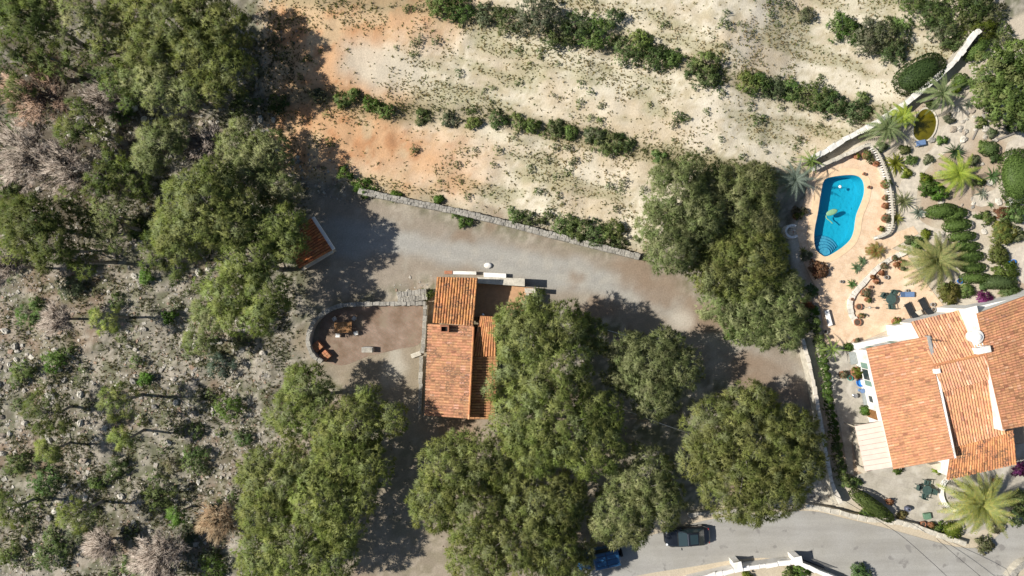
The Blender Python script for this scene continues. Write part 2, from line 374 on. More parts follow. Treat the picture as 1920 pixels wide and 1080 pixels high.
tag(place(fast_mesh('ground', np.stack([X, Y, Zg], -1).reshape(-1, 3), GF, gc.reshape(-1, 3), True), 'ground', None, GROUND), kind='structure')

def sheet(name, pts, z, mat, thick=0.0, holes=(), col=None):
    """flat structure sheet at height z, optional thickness below and holes"""
    polys = [[Vector((p[0], p[1], 0)) for p in pts]] + [[Vector((p[0], p[1], 0)) for p in h] for h in holes]
    tri = tessellate_polygon(polys); flat = [p for q in polys for p in q]; n = len(flat); fs = []
    for t in tri:
        a, b, c = (flat[i] for i in t); t = tuple(t)
        fs.append(t if (b - a).cross(c - a).z > 0 else t[::-1])
    vs = [(p.x, p.y, z) for p in flat]
    if thick:
        vs += [(p.x, p.y, z - thick) for p in flat]; k = 0
        for q in polys:
            for i in range(len(q)): j = (i + 1) % len(q); fs.append((k + i, k + j, k + j + n, k + i + n))
            k += len(q)
    m = MB(); m.add(vs, fs, col); o = m.build(name, mat); return tag(o, kind='structure')

# asphalt lane
def make_asphalt():
    m, nt, b = nodes_of('asphalt'); g = nt.nodes.new('ShaderNodeNewGeometry')
    mp = nt.nodes.new('ShaderNodeMapping'); mp.inputs['Rotation'].default_value = (0, 0, math.radians(-12)); mp.inputs['Scale'].default_value = (.12, 1.3, 1); nt.links.new(g.outputs[0], mp.inputs[0])
    f1 = noise_fac(nt, 1.0, 4, .3, .7, vec=mp.outputs[0]); f2 = noise_fac(nt, .35, 4, .35, .65); f3 = noise_fac(nt, 14, 4, .25, .75)
    c = mixc(nt, f1, (.27, .26, .24), (.33, .32, .295)); c = mixc(nt, f2, c, mixc(nt, 1., c, (.9, .89, .86), 'MULTIPLY')); c = mixc(nt, f3, mixc(nt, 1., c, (.85,) * 3, 'MULTIPLY'), mixc(nt, 1., c, (1.1,) * 3, 'MULTIPLY'))
    f4 = noise_fac(nt, .8, 6, .62, .66); c = mixc(nt, f4, c, (.2, .19, .175))
    nt.links.new(c, b.inputs['Base Color']); b.inputs['Roughness'].default_value = .9; b.inputs['Specular IOR Level'].default_value = .15; add_bump(nt, b, f3, .3, .01); return m
road_edge_n = smooth_line(PL([(990, 1100), (1080, 1062), (1165, 1020), (1240, 998), (1340, 972), (1440, 962), (1520, 958), (1585, 972), (1660, 990), (1740, 1012), (1800, 1026), (1840, 1024), (1875, 1000), (1900, 975), (1935, 958), (2050, 920)]), 5)
road_edge_s = smooth_line(PL([(2050, 1010), (1990, 1025), (1935, 1050), (1900, 1078), (1870, 1130), (1800, 1180), (1640, 1160), (1560, 1082), (1510, 1058), (1440, 1046), (1375, 1050), (1300, 1062), (1200, 1078), (1120, 1100), (1060, 1130)]), 5)
sheet('road', road_edge_n + road_edge_s, .03, make_asphalt(), .03)

# paved floors
def make_tiles(name, c1, c2, mortar, size, ratio=1.0, rot=0.0, msize=.012, blotch=None, stain=None):
    m, nt, b = nodes_of(name); g = nt.nodes.new('ShaderNodeNewGeometry'); mp = nt.nodes.new('ShaderNodeMapping'); mp.inputs['Rotation'].default_value = (0, 0, rot); nt.links.new(g.outputs[0], mp.inputs[0])
    br = nt.nodes.new('ShaderNodeTexBrick'); nt.links.new(mp.outputs[0], br.inputs['Vector']); br.inputs['Scale'].default_value = 1.0
    br.inputs['Brick Width'].default_value = size * ratio; br.inputs['Row Height'].default_value = size; br.inputs['Mortar Size'].default_value = msize; br.inputs['Color1'].default_value = (*c1, 1); br.inputs['Color2'].default_value = (*c2, 1); br.inputs['Mortar'].default_value = (*mortar, 1)
    f = noise_fac(nt, .9, 6, .35, .65); c = mixc(nt, f, br.outputs['Color'], mixc(nt, 1., br.outputs['Color'], blotch or (.85, .82, .8), 'MULTIPLY'))
    f2 = noise_fac(nt, 9, 4, .3, .7); c = mixc(nt, f2, mixc(nt, 1., c, (.88,) * 3, 'MULTIPLY'), mixc(nt, 1., c, (1.1,) * 3, 'MULTIPLY'))
    if stain: c = mixc(nt, noise_fac(nt, stain[1], 6, .55, .7), c, stain[0])
    nt.links.new(c, b.inputs['Base Color']); b.inputs['Roughness'].default_value = .85; b.inputs['Specular IOR Level'].default_value = .2; add_bump(nt, b, br.outputs['Fac'], -.4, .01); return m
TERRACE = make_tiles('terrace_tiles', (.60, .44, .295), (.66, .50, .35), (.57, .45, .335), .34, 1.0, .2, stain=((.66, .545, .41), .5))
COURT = make_tiles('courtyard_stone', (.36, .33, .28), (.42, .385, .32), (.33, .30, .26), .55, 1.5, .2, blotch=(.8, .8, .78), stain=((.45, .42, .36), .8))
PATIO_PX = [(1518, 325), (1540, 312), (1625, 275), (1645, 288), (1660, 316), (1668, 350), (1673, 385), (1672, 425), (1660, 444), (1712, 424), (1722, 438), (1672, 466), (1700, 478), (1735, 530), (1768, 573),
            (1715, 604), (1680, 612), (1600, 646), (1546, 650), (1543, 610), (1532, 545), (1506, 492), (1492, 432), (1506, 380)]
pool_rim = smooth_line(PL(POOL_PX), 4, True)
cen = sum(pool_rim, Vector()) / len(pool_rim)
def grow(ring, d):
    n = len(ring); out = []
    for i in range(n):
        t = (ring[(i + 1) % n] - ring[i - 1]); nn = Vector((t.y, -t.x, 0)).normalized()
        if nn.dot(ring[i] - cen) < 0: nn = -nn
        out.append(ring[i] + nn * d)
    return out
sheet('pool_terrace', PL(PATIO_PX), .08, TERRACE, .09, [grow(pool_rim, .30)])
sheet('side_path', PL([(1547, 651), (1601, 648), (1602, 652), (1650, 800), (1604, 800), (1596, 815), (1600, 890), (1590, 888), (1575, 800), (1560, 735), (1552, 690)]), .05, COURT, .06)
sheet('courtyard', PL([(1592, 892), (1600, 892), (1676, 868), (1776, 850), (1925, 830), (2000, 850), (2000, 900), (1905, 925), (1880, 985), (1800, 1003), (1740, 992), (1690, 975), (1620, 935)]), .055, COURT, .06)
GPATH = M('garden_path_stone', (.50, .445, .365), .92, .2, 2.2, bump=.3)
sheet('garden_path', smooth_line(PL([(1690, 338), (1745, 280), (1775, 235), (1790, 190), (1815, 185), (1812, 230), (1800, 268), (1765, 292), (1735, 320), (1722, 350), (1718, 400), (1745, 425), (1800, 436), (1770, 450), (1715, 440), (1690, 400)]), 4, True), .02, GPATH, .03)
sheet('garden_path.001', smooth_line(PL([(1820, 370), (1865, 355), (1880, 330), (1885, 280), (1900, 262), (1960, 255), (1960, 270), (1905, 280), (1900, 335), (1885, 368), (1840, 388)]), 4, True), .02, GPATH, .03)
sheet('garden_path.002', smooth_line(PL([(1905, 470), (1925, 460), (1990, 470), (1990, 540), (1915, 530), (1895, 505)]), 4, True), .02, GPATH, .03)
YARD = make_tiles('yard_bricks', (.23, .165, .125), (.27, .195, .15), (.22, .18, .14), .28, 2.0, .6, msize=.02, blotch=(.7, .66, .6), stain=((.22, .175, .125), .8))
yl = smooth_line(PL([(590, 668), (585, 640), (592, 612), (612, 590), (650, 578), (720, 574), (790, 574), (790, 640), (745, 655), (690, 668), (640, 685)]), 5, True)
sheet('walled_yard', yl, .02, YARD, .03)

# ------------------------------------------------------------------ loose stones and dry tufts
def box_cloud(Pn, S, cols, r):
    n = len(Pn); base = np.array([(a, b, c) for c in (-.5, .5) for a, b in ((-1, -1), (1, -1), (1, 1), (-1, 1))], float)
    V = base[None] * (1 + r.uniform(-.35, .35, (n, 8, 3))); V[:, 4:, :2] *= r.uniform(.45, .85, (n, 1, 1)); V *= (S * np.stack([np.ones(n), r.uniform(.6, 1, n), r.uniform(.5, .9, n)], 1).T).T[:, None, :] * .5
    a = r.uniform(0, 6.28, n); ca, sa = np.cos(a)[:, None], np.sin(a)[:, None]
    x = V[..., 0] * ca - V[..., 1] * sa; y = V[..., 0] * sa + V[..., 1] * ca; V = np.stack([x, y, V[..., 2]], -1) + Pn[:, None, :]
    f = np.array([(4, 5, 6, 7), (0, 1, 5, 4), (1, 2, 6, 5), (2, 3, 7, 6), (3, 0, 4, 7)])
    F = (f[None] + np.arange(n)[:, None, None] * 8).reshape(-1, 4)
    return V.reshape(-1, 3), F, np.repeat(cols, 8, 0)
def scatter(n, box, r, dens):
    px = r.uniform(box[0], box[2], n); py = r.uniform(box[1], box[3], n)
    x = (px - 960) * .05; y = (540 - py) * .05; k = r.uniform(0, 1, n) < dens(px, py, x, y)
    x, y = x[k], y[k]; return np.stack([x, y, gz(x, y)], 1)
r = rng(4)
def scree_d(px, py, x, y):
    d = (1 - sstep(470, 570, px + 60 * (vnoise(x * .3, y * .3, 6) - .5))) * sstep(60, 430, py + .25 * px) * (.2 + 1.1 * sstep(.40, .62, fbm(x * .45, y * .45, 19)))
    d2 = (1 - sstep(0, 25, sdist(px, py, [(1515, 885), (1555, 885), (1570, 935), (1520, 930)]))); d3 = .8 * (1 - sstep(0, 20, sdist(px, py, [(540, 300), (640, 320), (680, 355), (640, 370), (560, 345)])))
    d4 = .25 * (1 - sstep(0, 20, sdist(px, py, [(700, 545), (800, 520), (800, 560), (700, 570)])))
    return np.maximum.reduce([d, d2, d3, d4])
Pn = scatter(90000, (-20, -10, 1580, 1090), r, scree_d); S = (.06 + .24 * r.uniform(0, 1, len(Pn)) ** 3.0) * (1 + .8 * (r.uniform(0, 1, len(Pn)) > .88))
base = np.array([(.37, .34, .29), (.46, .43, .37), (.29, .245, .195), (.32, .23, .17), (.24, .225, .20)])
cols = base[r.choice(5, len(Pn), p=[.3, .2, .25, .12, .13])] * r.uniform(.7, 1.15, (len(Pn), 1))
V, F, C = box_cloud(Pn, S, cols, r)
tag(place(fast_mesh('loose_stones', V, F, C), 'loose_stones', None, ROCK), 'pale loose stones and gravel strewn over the scrub slope', 'stones', kind='stuff')
# the larger rocks, one by one
rock_me = []
for k in range(6):
    rr = rng(100 + k); m = MB(); m.blob((0, 0, .12), (.5, .36, .3), 7, 4)
    V = np.array([tuple(v) for v in m.v]); V *= 1 + rr.uniform(-.22, .22, V.shape); F = m.f
    me = bpy.data.meshes.new('rock'); me.from_pydata(V.tolist(), [], F); a = me.color_attributes.new('Col', 'FLOAT_COLOR', 'POINT')
    a.data.foreach_set('color', np.tile(np.array([*(base[[0, 1, 1, 0, 4, 2][k]] * 1.08), 1], np.float32), len(V))); me.materials.append(ROCK); rock_me.append(me)
Pr = scatter(2600, (0, 120, 560, 1080), r, lambda a, b, x, y: scree_d(a, b, x, y) * .8)[:230]
for i, p in enumerate(Pr):
    o = bpy.data.objects.new('rock', rock_me[i % 6]); COL.objects.link(o); o.location = p; s = float(r.uniform(.32, .85)) * (1.3 if i % 17 == 0 else 1)
    o.scale = (s, s, s * .9); o.rotation_euler = (float(r.uniform(-.3, .3)), float(r.uniform(-.3, .3)), float(r.uniform(0, 6.28)))
    tag(o, 'pale weathered limestone rock lying on the scrub slope left of the house', 'rock', 'limestone rocks on the scrub slope')

def blades(C, N, nb, L, W, spread, r, cols, jit=.12, bias=1.0, start=0.0, SN=None):
    k = len(C); d = N[:, None, :] * bias + r.normal(0, spread, (k, nb, 3)); d /= np.linalg.norm(d, axis=2, keepdims=True) + 1e-9
    l = (L[:, None] if isinstance(L, np.ndarray) else L) * r.uniform(.6, 1.25, (k, nb)); w = W * r.uniform(.7, 1.3, (k, nb))
    q = np.cross(d, r.normal(0, 1, (k, nb, 3))); q /= np.linalg.norm(q, axis=2, keepdims=True) + 1e-9
    b0 = C[:, None, :] + d * (l * start)[..., None]; v = np.stack([b0 + q * w[..., None] / 2, b0 - q * w[..., None] / 2, b0 + d * l[..., None]], 2).reshape(-1, 3)
    c = np.repeat(cols, nb, 0) * r.uniform(1 - jit, 1 + jit, (k * nb, 1)); c = np.repeat(c, 3, 0)
    if SN is None: return v, c
    # leaves face outwards from their clump: wind each blade that way and give it the clump's softened normal
    sn = SN[:, None, :] + d * .35 + r.normal(0, .16, (k, nb, 3)); sn /= np.linalg.norm(sn, axis=2, keepdims=True) + 1e-9; sn = sn.reshape(-1, 3)
    t = v.reshape(-1, 3, 3); fn = np.cross(t[:, 1] - t[:, 0], t[:, 2] - t[:, 0]); bad = (fn * sn).sum(1) < 0
    t[bad] = t[bad][:, [1, 0, 2]]; NORMALS[id(v)] = np.repeat(sn, 3, 0)
    return v, c
NORMALS = {}
def tri_faces(n): return np.arange(n * 3, dtype=np.int32).reshape(-1, 3)
def field_d(px, py, x, y):
    f = (1 - sstep(-10, 14, sdist(px, py, FIELD_PX))); n = fbm(x * .5, y * .5, 61); n2 = fbm(x * .16, y * .16, 67)
    u = x * .97 - y * .24; v = x * .24 + y * .97
    return f * (.08 + .8 * sstep(.50, .66, n) * sstep(.36, .55, n2) + .8 * sstep(.54, .68, fbm(u * .16, v * .75, 131)) + 1.0 * (1 - sstep(5, 16, np.minimum(np.abs(py - interp_line(px, BANK1) + 4), np.abs(py - interp_line(px, BANK2) + 4)) + 10 * vnoise(x * .8, y * .8, 5))) * (px > 640))
Pt = scatter(46000, (470, -30, 1900, 480), r, field_d); k = len(Pt); up = np.tile(np.array([0, 0, 1.]), (k, 1))
pal = np.array([(.17, .145, .07), (.13, .125, .05), (.22, .17, .095), (.12, .135, .05), (.26, .215, .135), (.17, .14, .085)])
tpx = 960 + Pt[:, 0] * 20 * CAMH / (CAMH - Pt[:, 2]); tpy = 540 - Pt[:, 1] * 20 * CAMH / (CAMH - Pt[:, 2]); nb_ = (1 - sstep(6, 22, np.minimum(np.abs(tpy - interp_line(tpx, BANK1) + 4), np.abs(tpy - interp_line(tpx, BANK2) + 4))))
tcol = pal[r.choice(6, k)] * r.uniform(1.3, 2.3, (k, 1)); tcol = tcol * (1 - nb_[:, None] * .8) + np.array([.17, .19, .085]) * nb_[:, None] * .8
v, c = blades(Pt, up, 7, np.clip(r.lognormal(-2.0, .45, k), .06, .4) * (1 + .7 * nb_), .075, .85, r, tcol, SN=up + r.normal(0, .3, up.shape)); NORMALS.clear()
Pd = scatter(17000, (-20, -20, 580, 1090), r, lambda a, b, x, y: .25 + .8 * sstep(.45, .65, fbm(x * .4, y * .4, 71))); kd = len(Pd)
pal2 = np.array([(.24, .19, .12), (.17, .15, .08), (.12, .12, .06), (.3, .25, .16), (.20, .13, .08), (.09, .11, .04)])
v2, c2 = blades(Pd, np.tile(np.array([0, 0, 1.]), (kd, 1)), 7, r.uniform(.12, .32, kd), .06, .9, r, pal2[r.choice(6, kd)])
Pg = scatter(40000, (-20, 60, 560, 1090), r, lambda a, b, x, y: .9 * sstep(.50, .60, fbm(x * .7, y * .7, 171)) * sstep(.3, .5, fbm(x * .2, y * .2, 173))); kg = len(Pg)      # low mats of heath between the stones
pal3 = np.array([(.14, .155, .085), (.17, .175, .11), (.11, .135, .06), (.20, .185, .12), (.13, .125, .085)]); ug = np.tile(np.array([0, 0, 1.]), (kg, 1))
v4, c4 = blades(Pg, ug, 7, r.uniform(.16, .38, kg), .06, .9, r, pal3[r.choice(5, kg)], SN=ug + r.normal(0, .3, ug.shape)); NORMALS.clear(); v2 = np.concatenate([v2, v4]); c2 = np.concatenate([c2, c4])
tag(place(fast_mesh('dry_field_tufts', v, tri_faces(len(v) // 3), c), 'dry_field_tufts', None, FOL), 'dry olive and straw tufts speckled over the pale field', 'dry grass', kind='stuff')
tag(place(fast_mesh('scrub_litter', v2, tri_faces(len(v2) // 3), c2), 'scrub_litter', None, FOL), 'straw, twigs and low scrub between the stones on the slope', 'undergrowth', kind='stuff')
Pw = scatter(3500, (560, 350, 1560, 1090), r, lambda a, b, x, y: .5 * sstep(6, 30, sdist(a, b, DRIVE_PX)) * sstep(0, 10, b - interp_line(a, BANK0)) * sstep(.45, .62, fbm(x * .5, y * .5, 73)) * (sdist(a, b, [(575, 560), (1000, 505), (1000, 800), (795, 800), (575, 690)]) > 0)
             * sstep(0, 10, 1040 - b + 0 * a) * (b < np.interp(a, [560, 1100, 1340, 1600], [1090, 1050, 965, 950])))
kw = len(Pw); v3, c3 = blades(Pw, np.tile(np.array([0, 0, 1.]), (kw, 1)), 8, r.uniform(.08, .2, kw), .05, .9, r, pal2[r.choice(6, kw)])
tag(place(fast_mesh('verge_litter', v3, tri_faces(len(v3) // 3), c3), 'verge_litter', None, FOL), 'thin dry grass and litter beside the drive and under the pines', 'dry grass', kind='stuff')
# ------------------------------------------------------------------ trees and shrubs
PINE = np.array([(0.245, 0.286, 0.08), (0.296, 0.317, 0.104), (0.197, 0.247, 0.066), (0.27, 0.311, 0.133), (0.248, 0.275, 0.092)])
PINE_G = np.array([(0.253, 0.292, 0.119), (0.299, 0.327, 0.145), (0.216, 0.264, 0.098), (0.341, 0.355, 0.175)])
PINE_D = np.array([(0.133, 0.177, 0.044), (0.165, 0.201, 0.054), (0.188, 0.211, 0.072), (0.118, 0.16, 0.048)])
SHRUB = np.array([(0.145, 0.212, 0.058), (0.179, 0.245, 0.072), (0.12, 0.179, 0.054), (0.222, 0.261, 0.099)])
SHRUB_D = np.array([(0.11, 0.166, 0.052), (0.146, 0.201, 0.072), (0.174, 0.21, 0.092), (0.091, 0.14, 0.046)])
SHRUB_G = np.array([(0.198, 0.215, 0.121), (0.159, 0.181, 0.103), (0.238, 0.235, 0.145), (0.132, 0.161, 0.073)])
BRIGHT = np.array([(.10, .19, .03), (.13, .22, .04), (.085, .16, .03), (.16, .24, .06)])
LIME = np.array([(.20, .26, .03), (.24, .28, .045), (.16, .22, .03)])
GLAUC = np.array([(.16, .20, .17), (.20, .235, .20), (.13, .17, .14)])
DEAD = np.array([(0.365, 0.313, 0.264), (0.446, 0.386, 0.33), (0.297, 0.239, 0.198)])
DEADB = np.array([(0.39, 0.26, 0.182), (0.442, 0.325, 0.247), (0.325, 0.221, 0.163)])
REDL = np.array([(.25, .11, .05), (.30, .16, .07), (.18, .10, .04)])
PURP = np.array([(.20, .04, .17), (.26, .06, .22), (.15, .03, .11)])
def fib(n, r, zmin=-.3):
    i = np.arange(n) + .5; z = 1 - (1 - zmin) * i / n; a = i * 2.399963 + r.uniform(0, 6.28)
    z = np.clip(z + r.normal(0, .05, n), -1, 1); a = a + r.normal(0, .25, n); s = np.sqrt(1 - z * z)
    return np.stack([s * np.cos(a), s * np.sin(a), z], 1)
def crown_arrays(lobes, pal, r, puff=.52, nt=15, nb=11, L=.36, W=.05, dens=1.6, flat=.72, inner=.5, spread=.75):
    """lobes: (x, y, z, radius); puffs of needle tufts over the upper shell of each lobe"""
    pc, pd, pr = [], [], []
    for (x, y, z, R) in lobes:
        rp = min(puff, R * .55); n = max(4, int(dens * 2.2 * (R / rp) ** 2 * .62))
        d = fib(n, r, -.35); fr = r.uniform(.82, 1.06, n)
        nin = int(n * inner); d = np.concatenate([d, fib(max(nin, 1), r, -.2)]); fr = np.concatenate([fr, r.uniform(.35, .7, max(nin, 1))])
        rad = max(R - rp * .6, .05); c = np.array([x, y, z]) + d * (rad * fr)[:, None] * np.array([1, 1, flat])
        pc.append(c); pd.append(d); pr.append(rp * r.uniform(.65, 1.25, len(c)))
    pc = np.concatenate(pc); pd = np.concatenate(pd); pr = np.concatenate(pr)
    keep = np.ones(len(pc), bool)
    for (x, y, z, R) in lobes:
        q = (pc - np.array([x, y, z])) / np.array([1, 1, flat]); keep &= ~(np.linalg.norm(q, axis=1) < R * .32)
    pc, pd, pr = pc[keep], pd[keep], pr[keep]; k = len(pc)
    pcol = pal[r.choice(len(pal), k)] * r.uniform(.8, 1.2, (k, 1)); 
    t = r.normal(0, 1, (k, nt, 3)); t[..., 2] = np.abs(t[..., 2]) * 1.0 - .35; t += pd[:, None, :] * .5; t /= np.linalg.norm(t, axis=2, keepdims=True)
    tc = pc[:, None, :] + t * (pr[:, None] * r.uniform(.45, 1.0, (k, nt)))[..., None] * np.array([1, 1, .75])
    tn = t * .75 + pd[:, None, :] * .25 + np.array([0, 0, .45]); tn /= np.linalg.norm(tn, axis=2, keepdims=True)
    col = np.repeat(pcol, nt, 0) * r.uniform(.85, 1.15, (k * nt, 1))
    sn = t * .5 + pd[:, None, :] * .55 + np.array([0, 0, .55])
    return blades(tc.reshape(-1, 3), tn.reshape(-1, 3), nb, L, W, spread, r, col, SN=sn.reshape(-1, 3)), pc
ntri = 0
def finish_crown(root, v, c, name='crown', mat=None):
    global ntri
    ntri += len(v) // 3; off = np.array(OFF[root])
    me = fast_mesh(name, v - off, tri_faces(len(v) // 3), c, True)
    if id(v) in NORMALS:
        a = me.attributes.new('custom_normal', 'FLOAT_VECTOR', 'POINT'); a.data.foreach_set('vector', NORMALS.pop(id(v)).astype(np.float32).ravel())
    return place(me, name, root, mat or FOL)
def trunk_and_limbs(root, base, top, r0, tips, r, mat=BARK, nlimb=7, name='trunk'):
    m = MB(); base = Vector(base); top = Vector(top); mid = base.lerp(top, .5) + Vector((r.uniform(-.3, .3), r.uniform(-.3, .3), 0)) * min(1, r0 * 5)
    m.tube([base - Vector((0, 0, .15)), base + Vector((0, 0, .25)), mid, top], [r0 * 1.35, r0, r0 * .75, r0 * .3], 7)
    if len(tips):
        for i in r.choice(len(tips), min(nlimb, len(tips)), replace=False):
            tp = Vector(tips[i]); st = base.lerp(top, float(r.uniform(.45, .9))); a = st.lerp(tp, .5) + Vector((0, 0, -.15))
            m.tube([st, a, tp], [r0 * .4, r0 * .25, r0 * .07], 5)
    return m.build(name, mat, root, True)
seedc = [1000]
def tree(label, lobes, h, pal=PINE, group=None, name='pine_tree', cat='pine tree', flat=.72, ground=True, low=None, lean=(0, 0), **kw):
    """lobes in photo positions (px, py, r); h: top of the tallest lobe in metres"""
    if lobes[0][0] < 310 and lobes[0][1] < 560 and h < 8: h *= 1.32          # upper left trees raised so that their longer shadows overlap
    seedc[0] += 1; r = rng(seedc[0]); rmax = max(l[2] for l in lobes); L3 = []
    for l in lobes:
        R0 = l[2] * .05; top = h * (.72 + .28 * l[2] / rmax) if len(l) < 4 else l[3]
        R = R0 * 1.07 * (CAMH - top + R0 * .6) / CAMH; zc = max(top - R * flat, R * flat * .55); p = P(l[0], l[1], zc); L3.append((p.x, p.y, zc + 0.0, R))
    w = np.array([l[3] ** 2 for l in L3]); bx = float((np.array([l[0] for l in L3]) * w).sum() / w.sum()) + lean[0]; by = float((np.array([l[1] for l in L3]) * w).sum() / w.sum()) + lean[1]
    bz = float(gz(bx, by)); L3 = [(a, b, c + bz, d) for a, b, c, d in L3]
    root = thing(name, label, cat, (bx, by, bz), group)
    pal = np.asarray(pal) * r.uniform(.88, 1.12) * (1 + r.uniform(-.03, .03, 3))
    (v, c), tips = crown_arrays(L3, pal, r, flat=flat, **kw)
    big = max(L3, key=lambda q: q[3]); R = big[3]
    trunk_and_limbs(root, (bx, by, bz), (big[0] * .5 + bx * .5, big[1] * .5 + by * .5, big[2] + R * flat * .45), max(.05, min(.24, .03 * h)), tips, r, BARKG, nlimb=22 if R > 2 else 8)
    finish_crown(root, v, c); return root
def shrub(label, px, py, rpx, h=None, pal=SHRUB, group=None, name='shrub', cat='shrub', n=None, puff=.3, stem=True, **kw):
    """low bush of a few overlapping lobes standing on the ground"""
    seedc[0] += 1; r = rng(seedc[0]); R = rpx * .05; h = h or R * 1.3; g = G(px, py); 
    s = (CAMH - g.z - h * .6) / CAMH; c0 = P(px, py, g.z + h * .55); R *= s
    k = n or (1 if R < .45 else 3 if R < 1.1 else 5); L3 = []
    if k == 1: L3.append((c0.x, c0.y, g.z + h * .5, R))
    else:
        L3.append((c0.x, c0.y, g.z + h * .55, R * .72))
        for i in range(k):
            a = i * 6.283 / k + r.uniform(-.5, .5); rr = R * r.uniform(.4, .6); d = R - rr
            st = r.uniform(.8, 1.5); L3.append((c0.x + math.cos(a) * d * st, c0.y + math.sin(a) * d * r.uniform(.6, 1.1), g.z + h * r.uniform(.2, .6), rr * r.uniform(.6, 1.1)))
    root = thing(name, label, cat, (c0.x, c0.y, g.z), group)
    pal = np.asarray(pal) * r.uniform(.85, 1.2) * (1 + r.uniform(-.1, .1, 3)); a = dict(puff=puff, nt=10, nb=6, L=.2, W=.085, inner=.2, dens=1.05, spread=.95, flat=min(1.0, h / (2 * R) + .3)); a.update(kw)
    (v, c), tips = crown_arrays(L3, pal, r, **a); finish_crown(root, v, c, 'foliage')
    if stem: trunk_and_limbs(root, (c0.x, c0.y, g.z), (c0.x, c0.y, g.z + h * .6), .03 + .02 * R, tips, r, BARK, 4, 'stem')
    return root
def dead_tree(label, px, py, rpx, h, pal=DEAD, nb=26, name='dead_tree', squash=1.0):
    """bare grey tree: trunk, limbs and a fuzz of fine twigs"""
    seedc[0] += 1; r = rng(seedc[0]); R = rpx * .05 * (CAMH - h * .7) / CAMH; zc = h * .66; c0 = P(px, py, zc); bz = float(gz(c0.x, c0.y))
    root = thing(name, label, 'dead tree', (c0.x, c0.y, bz)); m = MB()
    b = Vector((c0.x, c0.y, bz)); m.tube([b - Vector((0, 0, .1)), b + Vector((.05, .05, h * .4)), b + Vector((0, 0, h * .8))], [.13, .1, .04], 6)
    d = fib(nb, r, .05); cs, ns = [], []
    for q in d:
        st = b + Vector((0, 0, h * float(r.uniform(.3, .72)))); e = Vector((c0.x, c0.y, bz + zc)) + Vector((q[0] * R, q[1] * R * squash, q[2] * h * .34)) * float(r.uniform(.75, 1.05)); md = st.lerp(e, .5) + Vector((0, 0, .2))
        m.tube([st, md, e], [.045, .03, .012], 4)
        for t in np.linspace(.3, 1.0, 9):
            p = st.lerp(md, t * 2) if t < .5 else md.lerp(e, t * 2 - 1); cs.append(p); ns.append((e - st).normalized() + Vector((0, 0, .25)))
    m.build('trunk', BARKG, root, True)
    cs = np.array([tuple(p) for p in cs]); ns = np.array([tuple(p) for p in ns]); cs = np.repeat(cs, 6, 0) + r.normal(0, .2, (len(cs) * 6, 3)); ns = np.repeat(ns, 6, 0)
    v, c = blades(cs, ns, 10, .55, .038, .42, r, pal[r.choice(len(pal), len(cs))], SN=ns * .5 + np.array([-.15, 0, .8])); finish_crown(root, v, c, 'twigs', TWIG); return root

# --- big pines (photo positions and radii of the lobes of each crown)
tree('tallest green pine pressed against the right side of the small tiled house', [(990, 630, 64), (1040, 690, 70), (962, 605, 36), (1055, 610, 44), (1000, 582, 36), (955, 690, 34), (925, 728, 20), (1000, 715, 46)], 9.2)
tree('broad olive pine just right of the small house, below its tallest pine', [(1050, 790, 80), (1110, 835, 60), (978, 775, 54), (1125, 775, 44), (985, 820, 44), (1010, 850, 42)], 8.8)
tree('small leaning pine spray between the tallest pine and the round pine', [(1108, 622, 26), (1090, 600, 18), (1120, 650, 16)], 6.2, puff=.45)
tree('round pine alone in the shade patch beside the drive bend', [(1215, 690, 66), (1268, 690, 44), (1175, 665, 42), (1225, 745, 44), (1250, 645, 32), (1165, 700, 34)], 6.6, PINE_G)
tree('widest round pine standing next to the boundary wall above the road', [(1400, 835, 100), (1335, 805, 56), (1475, 850, 66), (1375, 915, 60), (1450, 910, 60), (1410, 760, 46), (1490, 800, 38), (1315, 860, 42), (1410, 960, 24)], 7.6)
tree('pale feathery pine overhanging the lane between the two parked cars', [(1200, 895, 62), (1165, 965, 58), (1235, 940, 46), (1185, 1000, 26), (1128, 985, 22)], 6.0, PINE_G)
tree('pine crown below the bare strip, left of the bottom pine cluster', [(850, 885, 68), (905, 860, 58), (820, 945, 52), (890, 960, 62), (865, 830, 28)], 7.4)
tree('pine crown in the bottom middle reaching the lower photo edge', [(1010, 950, 80), (960, 1025, 80), (1060, 930, 42), (895, 1045, 56), (1040, 1030, 48), (950, 890, 40)], 7.2)
tree('small pine tuft hiding the bonnet of the blue car', [(1080, 1062, 30), (1050, 1082, 26), (1095, 1035, 20)], 5.0, PINE_G, puff=.45)
tree('pine nearest the field at the right end of the stone wall', [(1262, 370, 56), (1300, 405, 48), (1235, 430, 46), (1255, 470, 46), (1240, 330, 24), (1290, 320, 26)], 6.4, PINE_G, puff=.5)
tree('upper right pine of the clump left of the swimming pool', [(1370, 390, 76), (1405, 350, 42), (1330, 350, 40), (1410, 420, 40), (1425, 360, 22), (1320, 440, 40)], 4.8, PINE_G, puff=.5)
tree('middle pine of the clump between the drive and the pool', [(1390, 490, 74), (1330, 500, 48), (1425, 480, 40), (1300, 480, 30), (1350, 450, 40)], 5.0)
tree('lowest pine of the clump, above the corner of the boundary wall', [(1450, 570, 60), (1400, 590, 56), (1470, 618, 38), (1345, 570, 40), (1475, 530, 26), (1430, 630, 24)], 4.2, PINE_G)
tree('pine at the lower left corner of the walled yard', [(575, 730, 46), (545, 775, 42), (600, 770, 46), (560, 700, 22)], 6.2)
tree('pine below the walled yard casting shade towards the house wall', [(660, 800, 58), (690, 870, 46), (640, 860, 46), (735, 785, 30), (690, 750, 26), (620, 820, 34)], 7.0)
tree('pine left of the bare strip, upper one of the bottom left cluster', [(520, 900, 66), (500, 960, 50), (560, 865, 44), (480, 880, 30)], 6.6)
